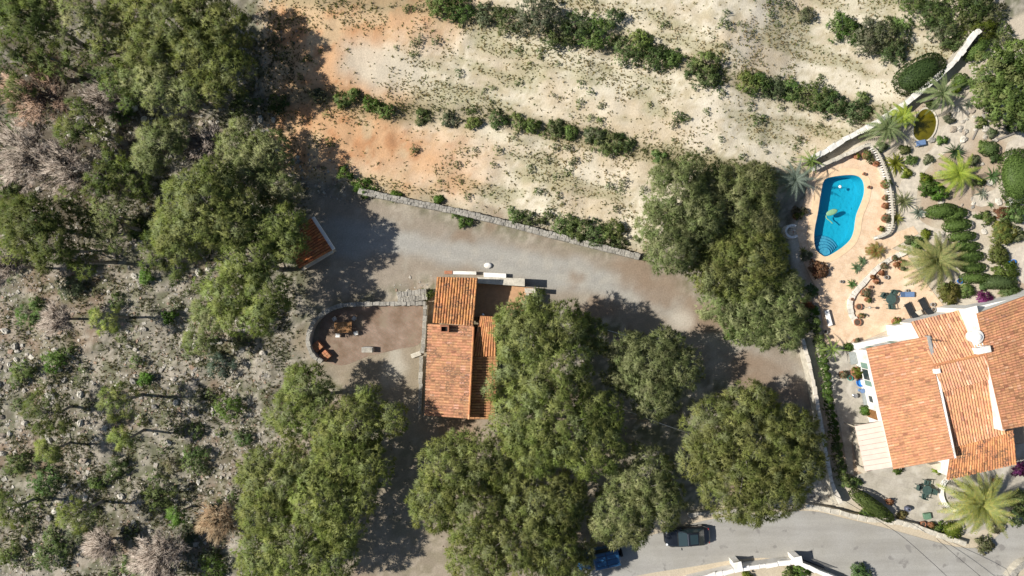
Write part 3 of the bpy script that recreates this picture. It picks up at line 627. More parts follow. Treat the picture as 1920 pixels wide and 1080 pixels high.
tree('pine on the inner side of the bottom left cluster beside the bare strip', [(605, 930, 64), (640, 975, 44), (680, 940, 26), (600, 880, 34)], 7.0)
tree('pine on the bottom photo edge left of the bare strip', [(550, 1030, 70), (620, 1050, 48), (490, 1040, 46), (640, 1010, 26)], 6.6)
tree('pine with wide crown left of the small tiled shed', [(380, 390, 74), (340, 440, 50), (430, 420, 48), (310, 430, 26), (400, 330, 34), (450, 390, 40)], 9.4)
tree('tall pine above the tiled shed at the edge of the orange soil', [(470, 330, 60), (500, 290, 44), (440, 275, 32), (525, 360, 38), (455, 240, 20)], 6.0, PINE_G)
tree('pine below the tiled shed overhanging the end of the drive', [(470, 480, 56), (430, 545, 46), (500, 555, 46), (490, 595, 32), (535, 425, 40), (548, 462, 30), (500, 430, 42), (440, 600, 24)], 7.6)
tree('largest pine in the top left shading the orange soil', [(320, 50, 82), (385, 105, 62), (270, 100, 50), (240, 25, 46), (425, 55, 46), (380, 20, 50), (430, 130, 42), (400, 165, 30)], 8.6)
tree('lower pale pine at the foot of the largest top left pine', [(300, 165, 44), (355, 175, 34), (250, 150, 28)], 5.6, PINE_G)
tree('small pine between the grey dead trees and the wide pine', [(300, 270, 42), (280, 300, 30), (335, 250, 26)], 5.2, PINE_G)
tree('thin pine in front of the brown dead tree', [(150, 225, 38), (190, 255, 28), (130, 250, 26)], 5.8, PINE_D, dens=.8)
tree('pine at the left photo edge under the grey dead trees', [(60, 420, 52), (100, 450, 42), (28, 405, 34), (85, 490, 18)], 6.8, PINE_D)
tree('thin greyish pine left of the wide pine by the shed', [(215, 395, 38), (190, 440, 34), (225, 450, 28)], 5.0, PINE_G, dens=.75)
tree('pine in the very top left corner of the photo', [(50, 35, 46), (15, 15, 38), (90, 20, 34)], 7.4, PINE_D)
tree('thin pine on the top edge left of the largest pine', [(150, 25, 40), (120, 60, 26), (190, 45, 26)], 7.0, PINE_G, dens=.85)
tree('dark pine on the left edge above the brown dead tree', [(20, 100, 34), (60, 115, 26)], 6.2, PINE_D, dens=.8)
tree('dark pine between the top edge pines and the brown dead tree', [(105, 120, 34), (150, 110, 26), (70, 90, 24)], 5.6, PINE_D, dens=.8)
tree('shaded pine just under the largest top left pine', [(225, 160, 30), (205, 130, 24), (245, 190, 20)], 5.0, PINE_D, dens=.9)
tree('dark pine between the two groups of dead trees and the wide pine', [(235, 330, 36), (265, 350, 26), (215, 300, 22)], 4.6, PINE_D, dens=.85)
tree('dark pine below the grey dead trees near the left edge', [(150, 400, 30), (130, 370, 24), (175, 425, 22)], 4.4, PINE_D, dens=.85)
tree('shaded pine at the left edge of the overhanging pine', [(300, 480, 30), (330, 505, 26), (285, 455, 20)], 4.4, PINE_D, dens=.8)
tree('narrow dark pine in the middle of the upper left wood', [(45, 165, 26), (30, 190, 20)], 5.8, PINE_D, dens=.8)
tree('slender pine between the two top left edge pines', [(200, 75, 26), (185, 100, 20)], 5.6, PINE, dens=.8)
tree('slender dark pine right of the largest grey dead tree', [(190, 330, 26), (180, 355, 22)], 5.2, PINE_D, dens=.8)
tree('narrow pine on the left edge below the grey dead trees', [(15, 455, 24), (35, 480, 20)], 5.2, PINE, dens=.8)
tree('slender pine above the stony clearing in the left wood', [(140, 480, 26), (165, 500, 20)], 4.8, PINE_D, dens=.8)
# small sparse pines on the scrub slope
for lab, px, py, rp, h, pal in (
    ('slim pine sapling on the open scrub left of the overhanging pine', 198, 598, 26, 4.5, PINE), ('sparse pale pine touching the left of the overhanging pine', 392, 590, 34, 5.0, PINE_G),
    ('slim pine with a long trunk shadow left of the bright round bush', 222, 752, 34, 5.2, PINE), ('wide low pine near the left edge halfway down the scrub', 92, 772, 42, 4.6, PINE_D),
    ('thin pine on the scrub directly under the slim pine with long shadow', 228, 822, 22, 4.6, PINE), ('pine sapling left of the dark shrub in the lower scrub', 142, 965, 32, 5.2, PINE),
    ('pine sapling on the left edge low in the scrub', 18, 955, 34, 5.0, PINE_D), ('small pine right of the dark shrub in the lower scrub', 330, 968, 18, 3.6, BRIGHT),
    ('pale pine sapling left of the pine by the walled yard', 372, 640, 28, 4.0, PINE_G), ('faint pine near the left edge under the wide low pine', 95, 842, 22, 3.8, PINE)):
    tree(lab, [(px, py, rp), (px + rp * .5, py + rp * .35, rp * .6), (px - rp * .45, py - rp * .3, rp * .55)], h, np.asarray(pal) * 1.1, puff=.42, L=.34, W=.04, dens=.75, inner=.2, spread=.9, group='small pines on the scrub slope')
# bare trees
dead_tree('bare reddish brown dead tree in the upper left wood', 85, 175, 72, 7.0, DEADB, 30)
dead_tree('largest bare grey dead tree on the left edge', 62, 290, 66, 6.6, DEAD, 30)
dead_tree('bare grey dead tree just right of the largest grey one', 135, 315, 56, 6.2, DEAD, 26)
dead_tree('bare grey dead tree on the left edge beneath the edge pine', 15, 500, 40, 5.4, DEAD, 20)
dead_tree('bare twiggy dead tree between the small pine and the tall pine', 385, 280, 44, 5.0, DEAD, 20)
dead_tree('grey leafless bush tree low on the scrub near the bottom edge', 300, 1045, 52, 3.0, DEAD, 30)
dead_tree('low grey leafless tree left of the lowest grey bush', 195, 1020, 30, 2.4, DEAD, 16)
dead_tree('bare straw coloured tree beside the bottom left pine cluster', 408, 975, 34, 2.6, np.array([(.34, .25, .15), (.38, .30, .2), (.3, .2, .12)]), 20)
dead_tree('small grey dead tree left of the slim sapling on the scrub', 115, 600, 28, 3.6, DEAD, 14)
dead_tree('bare grey tree under the thin pine left of centre edge', 200, 190, 40, 5.4, DEAD, 18)

# shrubs on the scrub slope
SCRUB = [(430, 765, 32, 1.6, BRIGHT, 'bright green round bush on the scrub left of the yard pine'), (415, 685, 30, 1.2, GLAUC * .75, 'bluish green bush above the bright round bush'),
    (102, 680, 26, 1.2, BRIGHT, 'bright green bush low on the scrub near the left edge'), (45, 695, 24, 1.0, SHRUB, 'green bush left of the bright one near the left edge'),
    (300, 930, 34, 1.8, SHRUB_D, 'dark shrub in the lower scrub'), (275, 520, 15, .6, BRIGHT, 'small bright bush on the stones above the slim sapling'),
    (320, 595, 16, .8, BRIGHT, 'small green bush with dark shade right of the slim sapling'), (380, 585, 18, .8, BRIGHT, 'small bright bush under the sparse pale pine'),
    (275, 710, 13, .6, BRIGHT, 'tiny bright bush in the middle of the scrub'), (220, 565, 18, .7, SHRUB, 'small bush above the slim sapling'),
    (30, 870, 24, 1.0, SHRUB_D, 'dark bush on the left edge below the wide low pine'), (85, 900, 30, 1.0, SHRUB_D, 'low dark bush left of the lower scrub path'),
    (220, 875, 24, 1.0, SHRUB_D, 'dark bush under the thin pine on the scrub'), (365, 860, 26, 1.1, SHRUB, 'green bush left of the upper bottom pine'),
    (400, 1060, 30, .9, BRIGHT, 'bright green bush on the bottom edge beside the pine cluster'), (250, 1060, 24, .9, SHRUB_D, 'dark bush on the bottom edge left of the grey leafless one'),
    (100, 1040, 36, 1.0, SHRUB_D, 'wide dark bush near the bottom left corner'), (20, 1040, 26, 1.0, SHRUB, 'green bush in the bottom left corner'),
    (150, 1000, 24, .7, SHRUB_G, 'grey green bush under the low sapling'), (265, 430, 26, 1.0, SHRUB_D, 'dark bush in the shade left of the wide pine'),
    (60, 590, 30, 1.0, SHRUB_D, 'dark bush in the shade near the left edge'), (130, 540, 26, .9, SHRUB_G, 'grey bush in the shade right of the edge dead tree'),
    (170, 145, 26, .9, SHRUB_D, 'dark bush between the top left pines'), (230, 215, 22, .9, SHRUB, 'green bush below the pale top left pine'),
    (460, 200, 32, 1.1, SHRUB_D, 'dark bush in the big pine shadow on the orange soil'), (520, 195, 22, .8, SHRUB_D, 'smaller dark bush at the lower edge of the big pine shadow'),
    (35, 230, 28, 1.2, SHRUB_D, 'dark bush between the brown and the grey dead tree'), (10, 350, 24, 1.0, SHRUB_D, 'dark bush at the left edge below the largest grey dead tree'),
    (445, 640, 20, .7, SHRUB_G, 'grey green bush under the overhanging pine'), (325, 870, 20, .8, SHRUB_G, 'grey bush at the end of the trunk shadow'), (455, 820, 18, .7, SHRUB, 'green bush touching the upper bottom pine'),
    (180, 905, 16, .6, SHRUB, 'small bush above the low sapling'), (360, 1000, 20, .7, SHRUB_G, 'grey green bush beside the straw coloured tree')]
for px, py, rp, h, pal, lab in SCRUB: shrub(lab, px, py, rp * 1.1, h, pal, 'wild shrubs on the scrub slope', L=.26, W=.06, dens=.7, puff=.34, spread=1.1)
r = rng(77)
small = [(float(r.uniform(0, 470)), float(r.uniform(480, 1075))) for _ in range(90)]
protos = []
def small_copies(pts, label, group, pals, rr, hh, name='low_shrub', cat='shrub', seed=5):
    """many look-alike little bushes: a few built, the rest copies with their parts"""
    rnd = rng(seed); made = []
    for i, (px, py) in enumerate(pts):
        if i < 5:
            o = shrub(label, px, py, 10, .45, pals[i % len(pals)], group, name, cat, n=1, puff=.22, L=.15, W=.05, nt=8, nb=6); made.append(o); src = o; g = o.location
        else:
            src = made[int(rnd.integers(0, 5))]; g = G(px, py); o = src.copy(); COL.objects.link(o); o.location = g
            for ch in src.children:
                c = ch.copy(); COL.objects.link(c); c.parent = o
        s = float(rnd.uniform(*rr)); o.scale = (s, s * float(rnd.uniform(.75, 1.25)), s * hh); o.rotation_euler = (0, 0, float(rnd.uniform(0, 6.28)))
small_copies(small, 'knee high dull green shrublet among the stones of the scrub slope', 'shrublets on the scrub slope', [SHRUB, SHRUB_G, SHRUB_D, SHRUB, SHRUB_G], (.6, 1.7), .9)
# rows of bushes on the field banks
def row(items, where, group):
    items = sorted(items, key=lambda q: q[0]); n = len(items)
    rr = rng(n * 31)
    for i, (px, py, rp, h, pal) in enumerate(items):
        rp *= float(rr.uniform(.85, 1.45)); px += float(rr.uniform(-7, 7)); py += float(rr.uniform(-6, 6)); h *= float(rr.uniform(.7, 1.15))
        shrub('%s bush from left %s' % (ORD[i], where), px, py, rp, h, pal, group, L=.25, W=.065, dens=.85, puff=.36, spread=1.1)
row([(832, 8, 28, 1.3, SHRUB), (872, 18, 24, 1.1, SHRUB), (915, 25, 20, .8, SHRUB_G), (960, 40, 26, 1.1, SHRUB_D), (1010, 30, 44, 2.0, SHRUB_G), (1040, 62, 34, 1.8, SHRUB), (1085, 45, 36, 1.8, SHRUB_D), (1120, 58, 36, 1.7, SHRUB), (1150, 35, 22, 1.2, SHRUB_D),
     (1178, 88, 30, 1.4, SHRUB_D), (1205, 80, 28, 1.4, SHRUB), (1225, 105, 24, 1.1, SHRUB_D), (1262, 112, 22, 1.1, SHRUB), (1295, 128, 24, 1.0, SHRUB_D), (1325, 115, 26, 1.3, SHRUB), (1335, 148, 22, 1.0, SHRUB_D)], 'in the row along the uppermost field bank', 'bushes on the uppermost field bank')
row([(600, 182, 14, .6, SHRUB_G), (640, 185, 18, .8, SHRUB), (665, 178, 14, .8, SHRUB), (695, 195, 20, 1.0, BRIGHT), (725, 207, 18, .8, SHRUB), (790, 220, 16, .5, SHRUB), (840, 225, 14, .5, SHRUB_G), (890, 228, 15, .6, SHRUB), (930, 222, 20, .9, SHRUB_D), (970, 232, 18, .8, SHRUB), (1000, 240, 18, .8, SHRUB),
     (1040, 240, 18, .8, SHRUB_D), (1075, 248, 20, .9, SHRUB), (1110, 255, 22, .9, SHRUB_G), (1140, 262, 24, 1.0, SHRUB), (1172, 266, 18, .8, SHRUB_D), (1232, 298, 12, .5, SHRUB)], 'in the row along the middle field bank', 'bushes on the middle field bank')
row([(640, 326, 18, .8, BRIGHT), (688, 344, 20, .9, BRIGHT), (745, 366, 18, .6, BRIGHT), (818, 376, 9, .4, BRIGHT), (855, 398, 11, .6, SHRUB), (873, 408, 14, .7, BRIGHT), (965, 402, 18, .7, SHRUB), (995, 412, 18, .7, SHRUB_D), (1052, 420, 22, .9, SHRUB), (1085, 425, 24, 1.1, SHRUB), (1118, 432, 26, 1.1, SHRUB_D), (1150, 428, 26, 1.1, SHRUB), (1160, 452, 18, .8, SHRUB_D)],
    'in the row behind the long stone wall', 'bushes behind the stone wall')
row([(1400, 160, 22, .9, SHRUB), (1425, 152, 22, 1.0, SHRUB), (1455, 172, 24, 1.0, SHRUB_G), (1490, 165, 26, 1.1, SHRUB), (1520, 185, 28, 1.2, SHRUB), (1560, 190, 24, 1.0, SHRUB_D), (1605, 205, 24, 1.1, SHRUB_D), (1620, 185, 18, .9, SHRUB)], 'in the row on the right field bank', 'bushes on the right field bank')
row([(1508, 25, 14, .6, SHRUB_G), (1570, 40, 24, 1.0, SHRUB), (1600, 55, 24, 1.0, BRIGHT * .8), (1630, 70, 32, 1.4, SHRUB_G), (1665, 75, 34, 1.5, SHRUB_D), (1690, 45, 24, 1.1, SHRUB), (1680, 100, 24, 1.1, SHRUB_D)], 'in the upper right field left of the white wall', 'bushes in the upper right field')
row([(1705, 10, 34, 1.6, SHRUB), (1745, 25, 40, 2.0, SHRUB_D), (1775, 55, 34, 1.6, SHRUB_D), (1790, 15, 40, 2.0, SHRUB), (1835, 10, 34, 1.6, SHRUB_D), (1790, 78, 22, 1.1, SHRUB), (1860, 25, 30, 1.4, SHRUB_G), (1845, 60, 26, 1.2, LIME * .6), (1880, 70, 26, 1.2, SHRUB)], 'of dense thicket on the top right edge', 'thicket bushes at the top right')
spots = []
r = rng(55)
while len(spots) < 170:
    px, py = float(r.uniform(560, 1540)), float(r.uniform(0, 440))
    if sdist(np.array([px]), np.array([py]), FIELD_PX)[0] < -12 and (px > 760 or r.uniform() < .25) and fbm(np.array([px * .02]), np.array([py * .02]), 8)[0] > .42: spots.append((px, py))
small_copies(spots, 'small round green tuft dotted over the pale open field', 'green tufts on the pale field', [SHRUB, BRIGHT * .8, SHRUB, SHRUB_D, SHRUB_G], (.42, .95), .9, 'field_tuft', 'tuft', 6)
# ------------------------------------------------------------------ tiled roofs
def tile_colour(x, y, r, stain, base):
    s = float(fbm(np.array([x * 1.3]), np.array([y * 1.3]), 13)[0]); s2 = float(fbm(np.array([x * .25]), np.array([y * .25]), 29)[0])
    c = np.array(base) * r.uniform(.9, 1.1); c = c * (1 + .25 * (s2 - .5)); c[1] *= r.uniform(.92, 1.08)
    if r.uniform() < .05: c = c * np.array([.62, .58, .6])
    if r.uniform() < .05: c = c * np.array([1.15, 1.3, 1.5])
    k = max(0, min(1, (s - .6) * 6)) * min(1, stain) * r.uniform(0, .5)
    c = np.clip(c * (1 - k) + np.array((.09, .07, .055)) * k, .02, .8); return (c[0], c[1], c[2], 1 - min(1, stain))
def roof(parent, eave_a, eave_b, ridge_b, ridge_a, stain=.3, base=(.52, .215, .085), pitch=.25, seed=1, thick=.12):
    """one roof slope: a deck and one barrel tile course after another, each course a part"""
    r = rng(seed); a, b, c, d = (Vector(p) for p in (eave_a, eave_b, ridge_b, ridge_a))
    nrm = (b - a).cross(d - a).normalized(); nrm = nrm if nrm.z > 0 else -nrm
    deck = MB(); q = [a, b, c, d]; dn = Vector((0, 0, thick))
    if ((b - a).cross(c - a)).z < 0: q = q[::-1]
    deck.add(q + [p - dn for p in q], [(0, 1, 2, 3), (7, 6, 5, 4), (0, 4, 5, 1), (1, 5, 6, 2), (2, 6, 7, 3), (3, 7, 4, 0)], (*[v * .7 for v in base], .6))
    dk = deck.build('roof_deck', TILE, parent)
    n = max(3, round((b - a).length / pitch)); w = (b - a).length / n; wv = (b - a).normalized()
    for k in range(n):
        u = (k + .5) / n; e = a.lerp(b, u); t = d.lerp(c, u); fall = e - t; L = fall.length; fd = fall / L; m = MB(); nt = max(1, round(L / .45)); off = r.uniform(-.012, .012)
        vs, fs, cs = [], [], []
        for j in range(nt):
            p0 = t + fall * (j / nt); p1 = t + fall * ((j + 1) / nt) + fd * .04; rr = w * .40
            i0 = len(vs); jx = r.uniform(-.012, .012); jz = r.uniform(0, .012)
            for p, lift, sc in ((p0, .008, .86), (p1, .035 + jz, 1.0)):
                for an in (0, 50, 90, 130, 180):
                    an = math.radians(an); vs.append(p + wv * (math.cos(an) * rr * sc + off + jx) + nrm * (math.sin(an) * rr * .8 * sc + lift))
            fs += [(i0 + q, i0 + 5 + q, i0 + 6 + q, i0 + 1 + q) for q in range(4)] + [(i0 + 5, i0 + 9, i0 + 8, i0 + 7, i0 + 6)]
            cs += [tile_colour(p0.x, p0.y, r, stain, base)] * 10
        m.v = vs; m.f = fs; m.c = cs; m.build('tile_course', TILE, dk)
    return dk
def ridge(parent, p0, p1, seed=2, base=(.52, .24, .11), rad=.13):
    m = MB(); r = rng(seed); p0 = Vector(p0); p1 = Vector(p1); n = max(2, int((p1 - p0).length / .42)); m2 = []
    for i in range(n):
        a = p0.lerp(p1, i / n); b = p0.lerp(p1, (i + 1.1) / n); m.tube([a, b], [rad * .85, rad], 8, tile_colour(a.x, a.y, r, .3, base))
    return m.build('ridge_tiles', TILE, parent)
def inset(poly, d):
    n = len(poly); out = []; c = sum((Vector((p[0], p[1], 0)) for p in poly), Vector()) / n
    for p in poly:
        v = Vector((p[0], p[1], 0)) - c; out.append(c + v * max(0, 1 - d * 1.35 / v.length))
    return out
def block(parent, corners, d=.22, z0=-.05, drop=.13, name='wall', mat=None):
    """walls under a roof quad"""
    q = inset(corners, d); m = MB(); m.prism([(p.x, p.y) for p in q], z0, [c[2] - drop for c in corners], bottom=False); return m.build(name, mat or WHITE, parent), q
def opening(parent, p0, p1, t, z0, w, h, frame_mat, pane_mat, name='window', shutters=None):
    """window or door let onto the wall that runs p0 > p1 (outside on the left hand)"""
    p0 = Vector((p0[0], p0[1], 0)); p1 = Vector((p1[0], p1[1], 0)); d = (p1 - p0).normalized(); nn = Vector((-d.y, d.x, 0)); c = p0.lerp(p1, t) + nn * .02; rz = math.atan2(d.y, d.x)
    m = MB(); m.box(c + Vector((0, 0, z0)), (w, .06, h), rz); pane = m.build('pane' if name == 'window' else 'door', pane_mat, parent)
    f = MB()
    for sx in (-1, 1): f.box(c + d * sx * (w / 2 + .03) + Vector((0, 0, z0)), (.07, .1, h), rz)
    f.box(c + Vector((0, 0, z0 + h)), (w + .13, .1, .07), rz); f.box(c + Vector((0, 0, z0 - .07)), (w + .2, .16, .07), rz); f.build(name + '_frame', frame_mat, pane)
    if shutters:
        for sx in (-1, 1): s = MB(); s.box(c + d * sx * (w / 2 + .33) + Vector((0, 0, z0)), (.5, .05, h), rz); s.build('shutter', shutters, parent)

# ------------------------------------------------------------------ the villa
villa = thing('villa', 'large white villa with several orange tiled roofs beside the pool terrace', 'house', P(1755, 760, 0))
PZ = lambda px, py, z: P(px, py, z)
A = [PZ(1625, 653, 2.9), PZ(1676, 880, 2.9), PZ(1789, 859, 4.0), PZ(1738, 631, 4.0)]        # west wing
w_, qa = block(villa, A); roof(villa, A[0], A[1], A[2], A[3], .3, (.62, .315, .17), seed=11)
opening(villa, qa[1], qa[0], .78, 1.0, 1.0, 1.1, WHITE, WINGLASS, shutters=SHUTTER); opening(villa, qa[1], qa[0], .42, 0.02, .9, 1.9, WHITE, WOOD, 'door'); opening(villa, qa[1], qa[0], .56, 1.1, .6, .7, WHITE, WINGLASS); opening(villa, qa[0], qa[3], .4, 1.0, 1.2, 1.1, WHITE, WINGLASS, shutters=SHUTTER)
B = [PZ(1709, 604, 3.3), PZ(1808, 580, 3.3), PZ(1850, 663, 4.3), PZ(1752, 685, 4.3)]
block(villa, B); roof(villa, B[0], B[1], B[2], B[3], .08, (.62, .32, .18), seed=12)
C_ = [PZ(1767, 734, 3.85), PZ(1869, 706, 3.85), PZ(1850.5, 664, 4.29), PZ(1752.5, 686, 4.29)]
block(villa, C_, .3); roof(villa, C_[0], C_[1], C_[2], C_[3], .05, (.64, .33, .19), seed=13); ridge(villa, PZ(1752, 685, 4.33), PZ(1850, 663, 4.33))
D = [PZ(1786, 838, 3.0), PZ(1886, 812, 3.0), PZ(1868, 707, 3.65), PZ(1767, 735, 3.65)]
block(villa, D, .3); roof(villa, D[0], D[1], D[2], D[3], .15, (.62, .31, .165), seed=14)
E = [PZ(1776, 899, 2.4), PZ(1906, 869, 2.4), PZ(1900, 806, 2.85), PZ(1786, 833, 2.85)]
block(villa, E, .25, name='porch_wall'); roof(villa, E[0], E[1], E[2], E[3], .95, (.58, .26, .115), seed=15)
F_ = [PZ(2010, 783, 3.0), PZ(1962, 540, 3.0), PZ(1832, 588, 4.5), PZ(1882, 806, 4.5)]
block(villa, F_, .15); roof(villa, F_[0], F_[1], F_[2], F_[3], .4, (.60, .295, .155), seed=16)
# white walls, parapets and gables that show between the roofs
def vpart(name, poly, z0, z1, mat=WHITE, bev=.02): m = MB(); m.prism([(p.x, p.y) for p in poly], z0, z1); return m.build(name, mat, villa, bevel=bev)
vpart('parapet', [PZ(1808.5, 579, 4.2), PZ(1832, 573, 4.2), PZ(1852, 662, 4.2), PZ(1831, 667, 4.2)], 0, 4.18)
vpart('gable_wall', [PZ(1740, 632, 3.9), PZ(1744, 631, 3.9), PZ(1792, 858, 3.9), PZ(1788, 859, 3.9)], 0, 4.02)
vpart('gable_wall', [PZ(1866, 706, 4.2), PZ(1872, 704, 4.2), PZ(1886, 806, 4.2), PZ(1879, 808, 4.2)], 0, 4.2)
vpart('upper_terrace_wall', [PZ(1776, 588, 2.2), PZ(1915, 556, 2.2), PZ(1918, 566, 2.2), PZ(1778, 602, 2.2)], 0, 2.2)
vpart('planter_ledge', [P(1603, 644, .9), P(1724, 619, .9), P(1727, 636, .9), P(1606, 661, .9)], 0, .9)
vpart('balcony', [P(1678, 611, 1.6), P(1714, 603, 1.6), P(1722, 632, 1.6), P(1684, 640, 1.6)], 0, 1.6)
gm = MB(); gm.prism([(p.x, p.y) for p in (PZ(1738, 630, 4.1), PZ(1743, 629, 4.1), PZ(1754, 675, 4.1), PZ(1748, 677, 4.1))], 3.5, 4.12); gm.build('gutter', CONC, villa)
# chimneys
def chimney(px, py, z0, h, rad, cap, round_=True):
    p = P(px, py, z0 + h); p.z = z0; m = MB()
    if round_: m.lathe(p, [(rad, 0), (rad, h * .7), (rad * 1.25, h * .72), (rad * 1.25, h * .8), (rad * .9, h * .86), (rad * .35, h)], 18)
    else: m.box(p, (rad * 2, rad * 2, h), .2)
    o = m.build('chimney', WHITE, villa, round_ and False)
    c = MB(); c.box(p + Vector((0, 0, h)), (rad * cap, rad * cap, .1), .2) if not round_ else c.lathe(p + Vector((0, 0, h)), [(rad * .45, 0), (rad * .5, .1), (rad * .1, .18)], 12); c.build('chimney_cap', WHITE, o)
chimney(1834, 632, 4.1, .9, .5, 1.2); chimney(1839, 658, 4.0, .9, .26, 1.5, False); chimney(1852, 655, 4.0, 1.0, .28, 1.5, False); chimney(1759, 696, 3.9, .55, .2, 1.4, False)
am = MB(); ap = P(1752, 638, 4.6); am.tube([(ap.x, ap.y, 3.9), (ap.x, ap.y, 4.9)], .03, 6); am.tube([(ap.x - .5, ap.y + .1, 4.85), (ap.x + .5, ap.y - .1, 4.85)], .02, 5)
for k in range(3): am.tube([(ap.x - .4 + k * .4, ap.y - .25, 4.85), (ap.x - .4 + k * .4, ap.y + .25, 4.85)], .012, 4)
am.build('aerial', BLACKP, villa)
# awning by the west wing
aw = thing('awning', 'pale pinkish awning roof on posts at the west corner of the villa', 'awning', P(1636, 838, 0)); am = MB(); qz = [PZ(1603, 799, 2.2), PZ(1655, 789, 2.5), PZ(1675, 876, 2.5), PZ(1622, 884, 2.2)]
PINKF = M('awning_cloth', (.66, .52, .44), .9, .06, 2.0)
nst = 9
for k in range(nst):
    a0, a1 = k / nst, (k + 1) / nst - .006; e0, e1 = qz[0].lerp(qz[3], a0), qz[0].lerp(qz[3], a1); t0, t1 = qz[1].lerp(qz[2], a0), qz[1].lerp(qz[2], a1)
    m = MB(); v4 = [e0, e1, t1, t0]; m.add(v4 + [p - Vector((0, 0, .05)) for p in v4], [(0, 1, 2, 3), (7, 6, 5, 4), (0, 4, 5, 1), (1, 5, 6, 2), (2, 6, 7, 3), (3, 7, 4, 0)]); m.build('awning_panel', PINKF, aw)
for i in (0, 3):
    m = MB(); p = qz[i]; c = sum(qz, Vector()) / 4; p = p.lerp(c, .06); m.tube([(p.x, p.y, 0), (p.x, p.y, 2.15)], .05, 8); m.build('post', CREAM, aw)
m = MB(); m.prism([(p.x, p.y) for p in PL([(1593, 800), (1599, 799), (1614, 880), (1608, 882)])], 0, 1.1); tag(m.build('low_wall', CREAM), 'low plastered wall along the open side of the pink awning', 'wall')

# ------------------------------------------------------------------ the small house in the middle
house = thing('tiled_house', 'small old house with stained orange tile roofs beside the gravel drive', 'house', P(845, 650, 0))
STW = M('old_plaster', (.46, .40, .31), .92, .15, 2.0, bump=.3, stain=((.3, .26, .2), 1.2))
H1 = [PZ(811, 604, 3.5), PZ(888, 610, 3.5), PZ(896, 521, 4.1), PZ(819, 519, 4.1)]
block(house, H1, .2, mat=STW); roof(house, H1[0], H1[1], H1[2], H1[3], .95, (.55, .25, .10), seed=21)
H2 = [PZ(803, 607, 2.9), PZ(797, 779, 2.9), PZ(878, 785, 3.45), PZ(888, 611, 3.45)]
block(house, H2, .2, mat=STW); roof(house, H2[0], H2[1], H2[2], H2[3], .8, (.54, .28, .155), seed=22)
H3 = [PZ(884, 667, 2.6), PZ(930, 667, 2.6), PZ(930, 594, 3.1), PZ(900, 592, 3.1)]
block(house, H3, .12, mat=STW); roof(house, H3[0], H3[1], H3[2], H3[3], .4, (.55, .25, .11), seed=23)
H4 = [PZ(932, 668, 2.1), PZ(926, 786, 2.1), PZ(879, 786, 2.6), PZ(885, 668, 2.6)]
block(house, H4, .12, mat=STW); roof(house, H4[0], H4[1], H4[2], H4[3], .4, (.54, .27, .13), seed=24)
ridge(house, PZ(888, 613, 3.5), PZ(879, 785, 3.5), rad=.1)
p = P(833, 617, 4.2); m = MB()
for dx, dy, sx, sy in ((-.33, 0, .1, .62), (.33, 0, .1, .62), (0, .26, .56, .1), (0, -.26, .56, .1)): m.box((p.x + dx, p.y + dy, 3.0), (sx, sy, 1.1))
ch = m.build('chimney', TERRA, house); m = MB(); m.box((p.x, p.y, 3.0), (.56, .42, .75)); m.build('flue', DARKHOLE, ch)
TERRF = M('terrace_floor_tiles', (.42, .25, .14), .85, .14, 3.0)
m = MB(); m.prism([(q.x, q.y) for q in (P(894, 531, 1.2), P(1000, 540, 1.2), P(1000, 598, 1.2), P(888, 594, 1.2))], 0, 1.2); m.build('terrace_floor', TERRF, house)
for nm, pl, z in (('terrace_parapet', [(895, 519), (984, 522), (984, 537), (895, 531)], 2.0), ('terrace_parapet', [(984, 540), (1004, 541), (1004, 550), (984, 549)], 1.9), ('terrace_parapet', [(986, 550), (992, 550), (990, 598), (984, 598)], 1.9)):
    m = MB(); m.prism([(q.x, q.y) for q in PL(pl, z)], 0, z); m.build(nm, STONE_L, house, bevel=.02)
m = MB(); p = P(906, 590, 1.2); m.tube([(p.x, p.y, 1.2), (p.x, p.y, 2.2)], .06, 8); m.lathe((p.x, p.y, 2.2), [(.1, 0), (.16, .06), (.05, .14)], 10); m.build('vent_pipe', METAL, house)
for i, (pl, lab) in enumerate(((PL([(836, 508), (893, 509), (893, 515), (836, 514)], .6), 'left white rendered ledge between drive and house roof'), (PL([(907, 511), (949, 513), (949, 521), (907, 519)], .6), 'right white rendered ledge between drive and house terrace'))):
    m = MB(); m.prism([(q.x, q.y) for q in pl], 0, .6); tag(m.build('white_ledge', WHITE, bevel=.02), lab, 'ledge', 'white ledges by the drive')
m = MB(); p = P(842, 511); m.box(p, (.75, .32, .66)); tag(m.build('planter_box', TERRA, bevel=.02), 'small terracotta box at the left end of the white ledge', 'planter')
m = MB(); m.blob(P(915, 498, .1), (.42, .3, .2), 9, 5); tag(m.build('white_sack', WHITE, smooth=True), 'pale heap lying on the drive above the house terrace', 'heap')

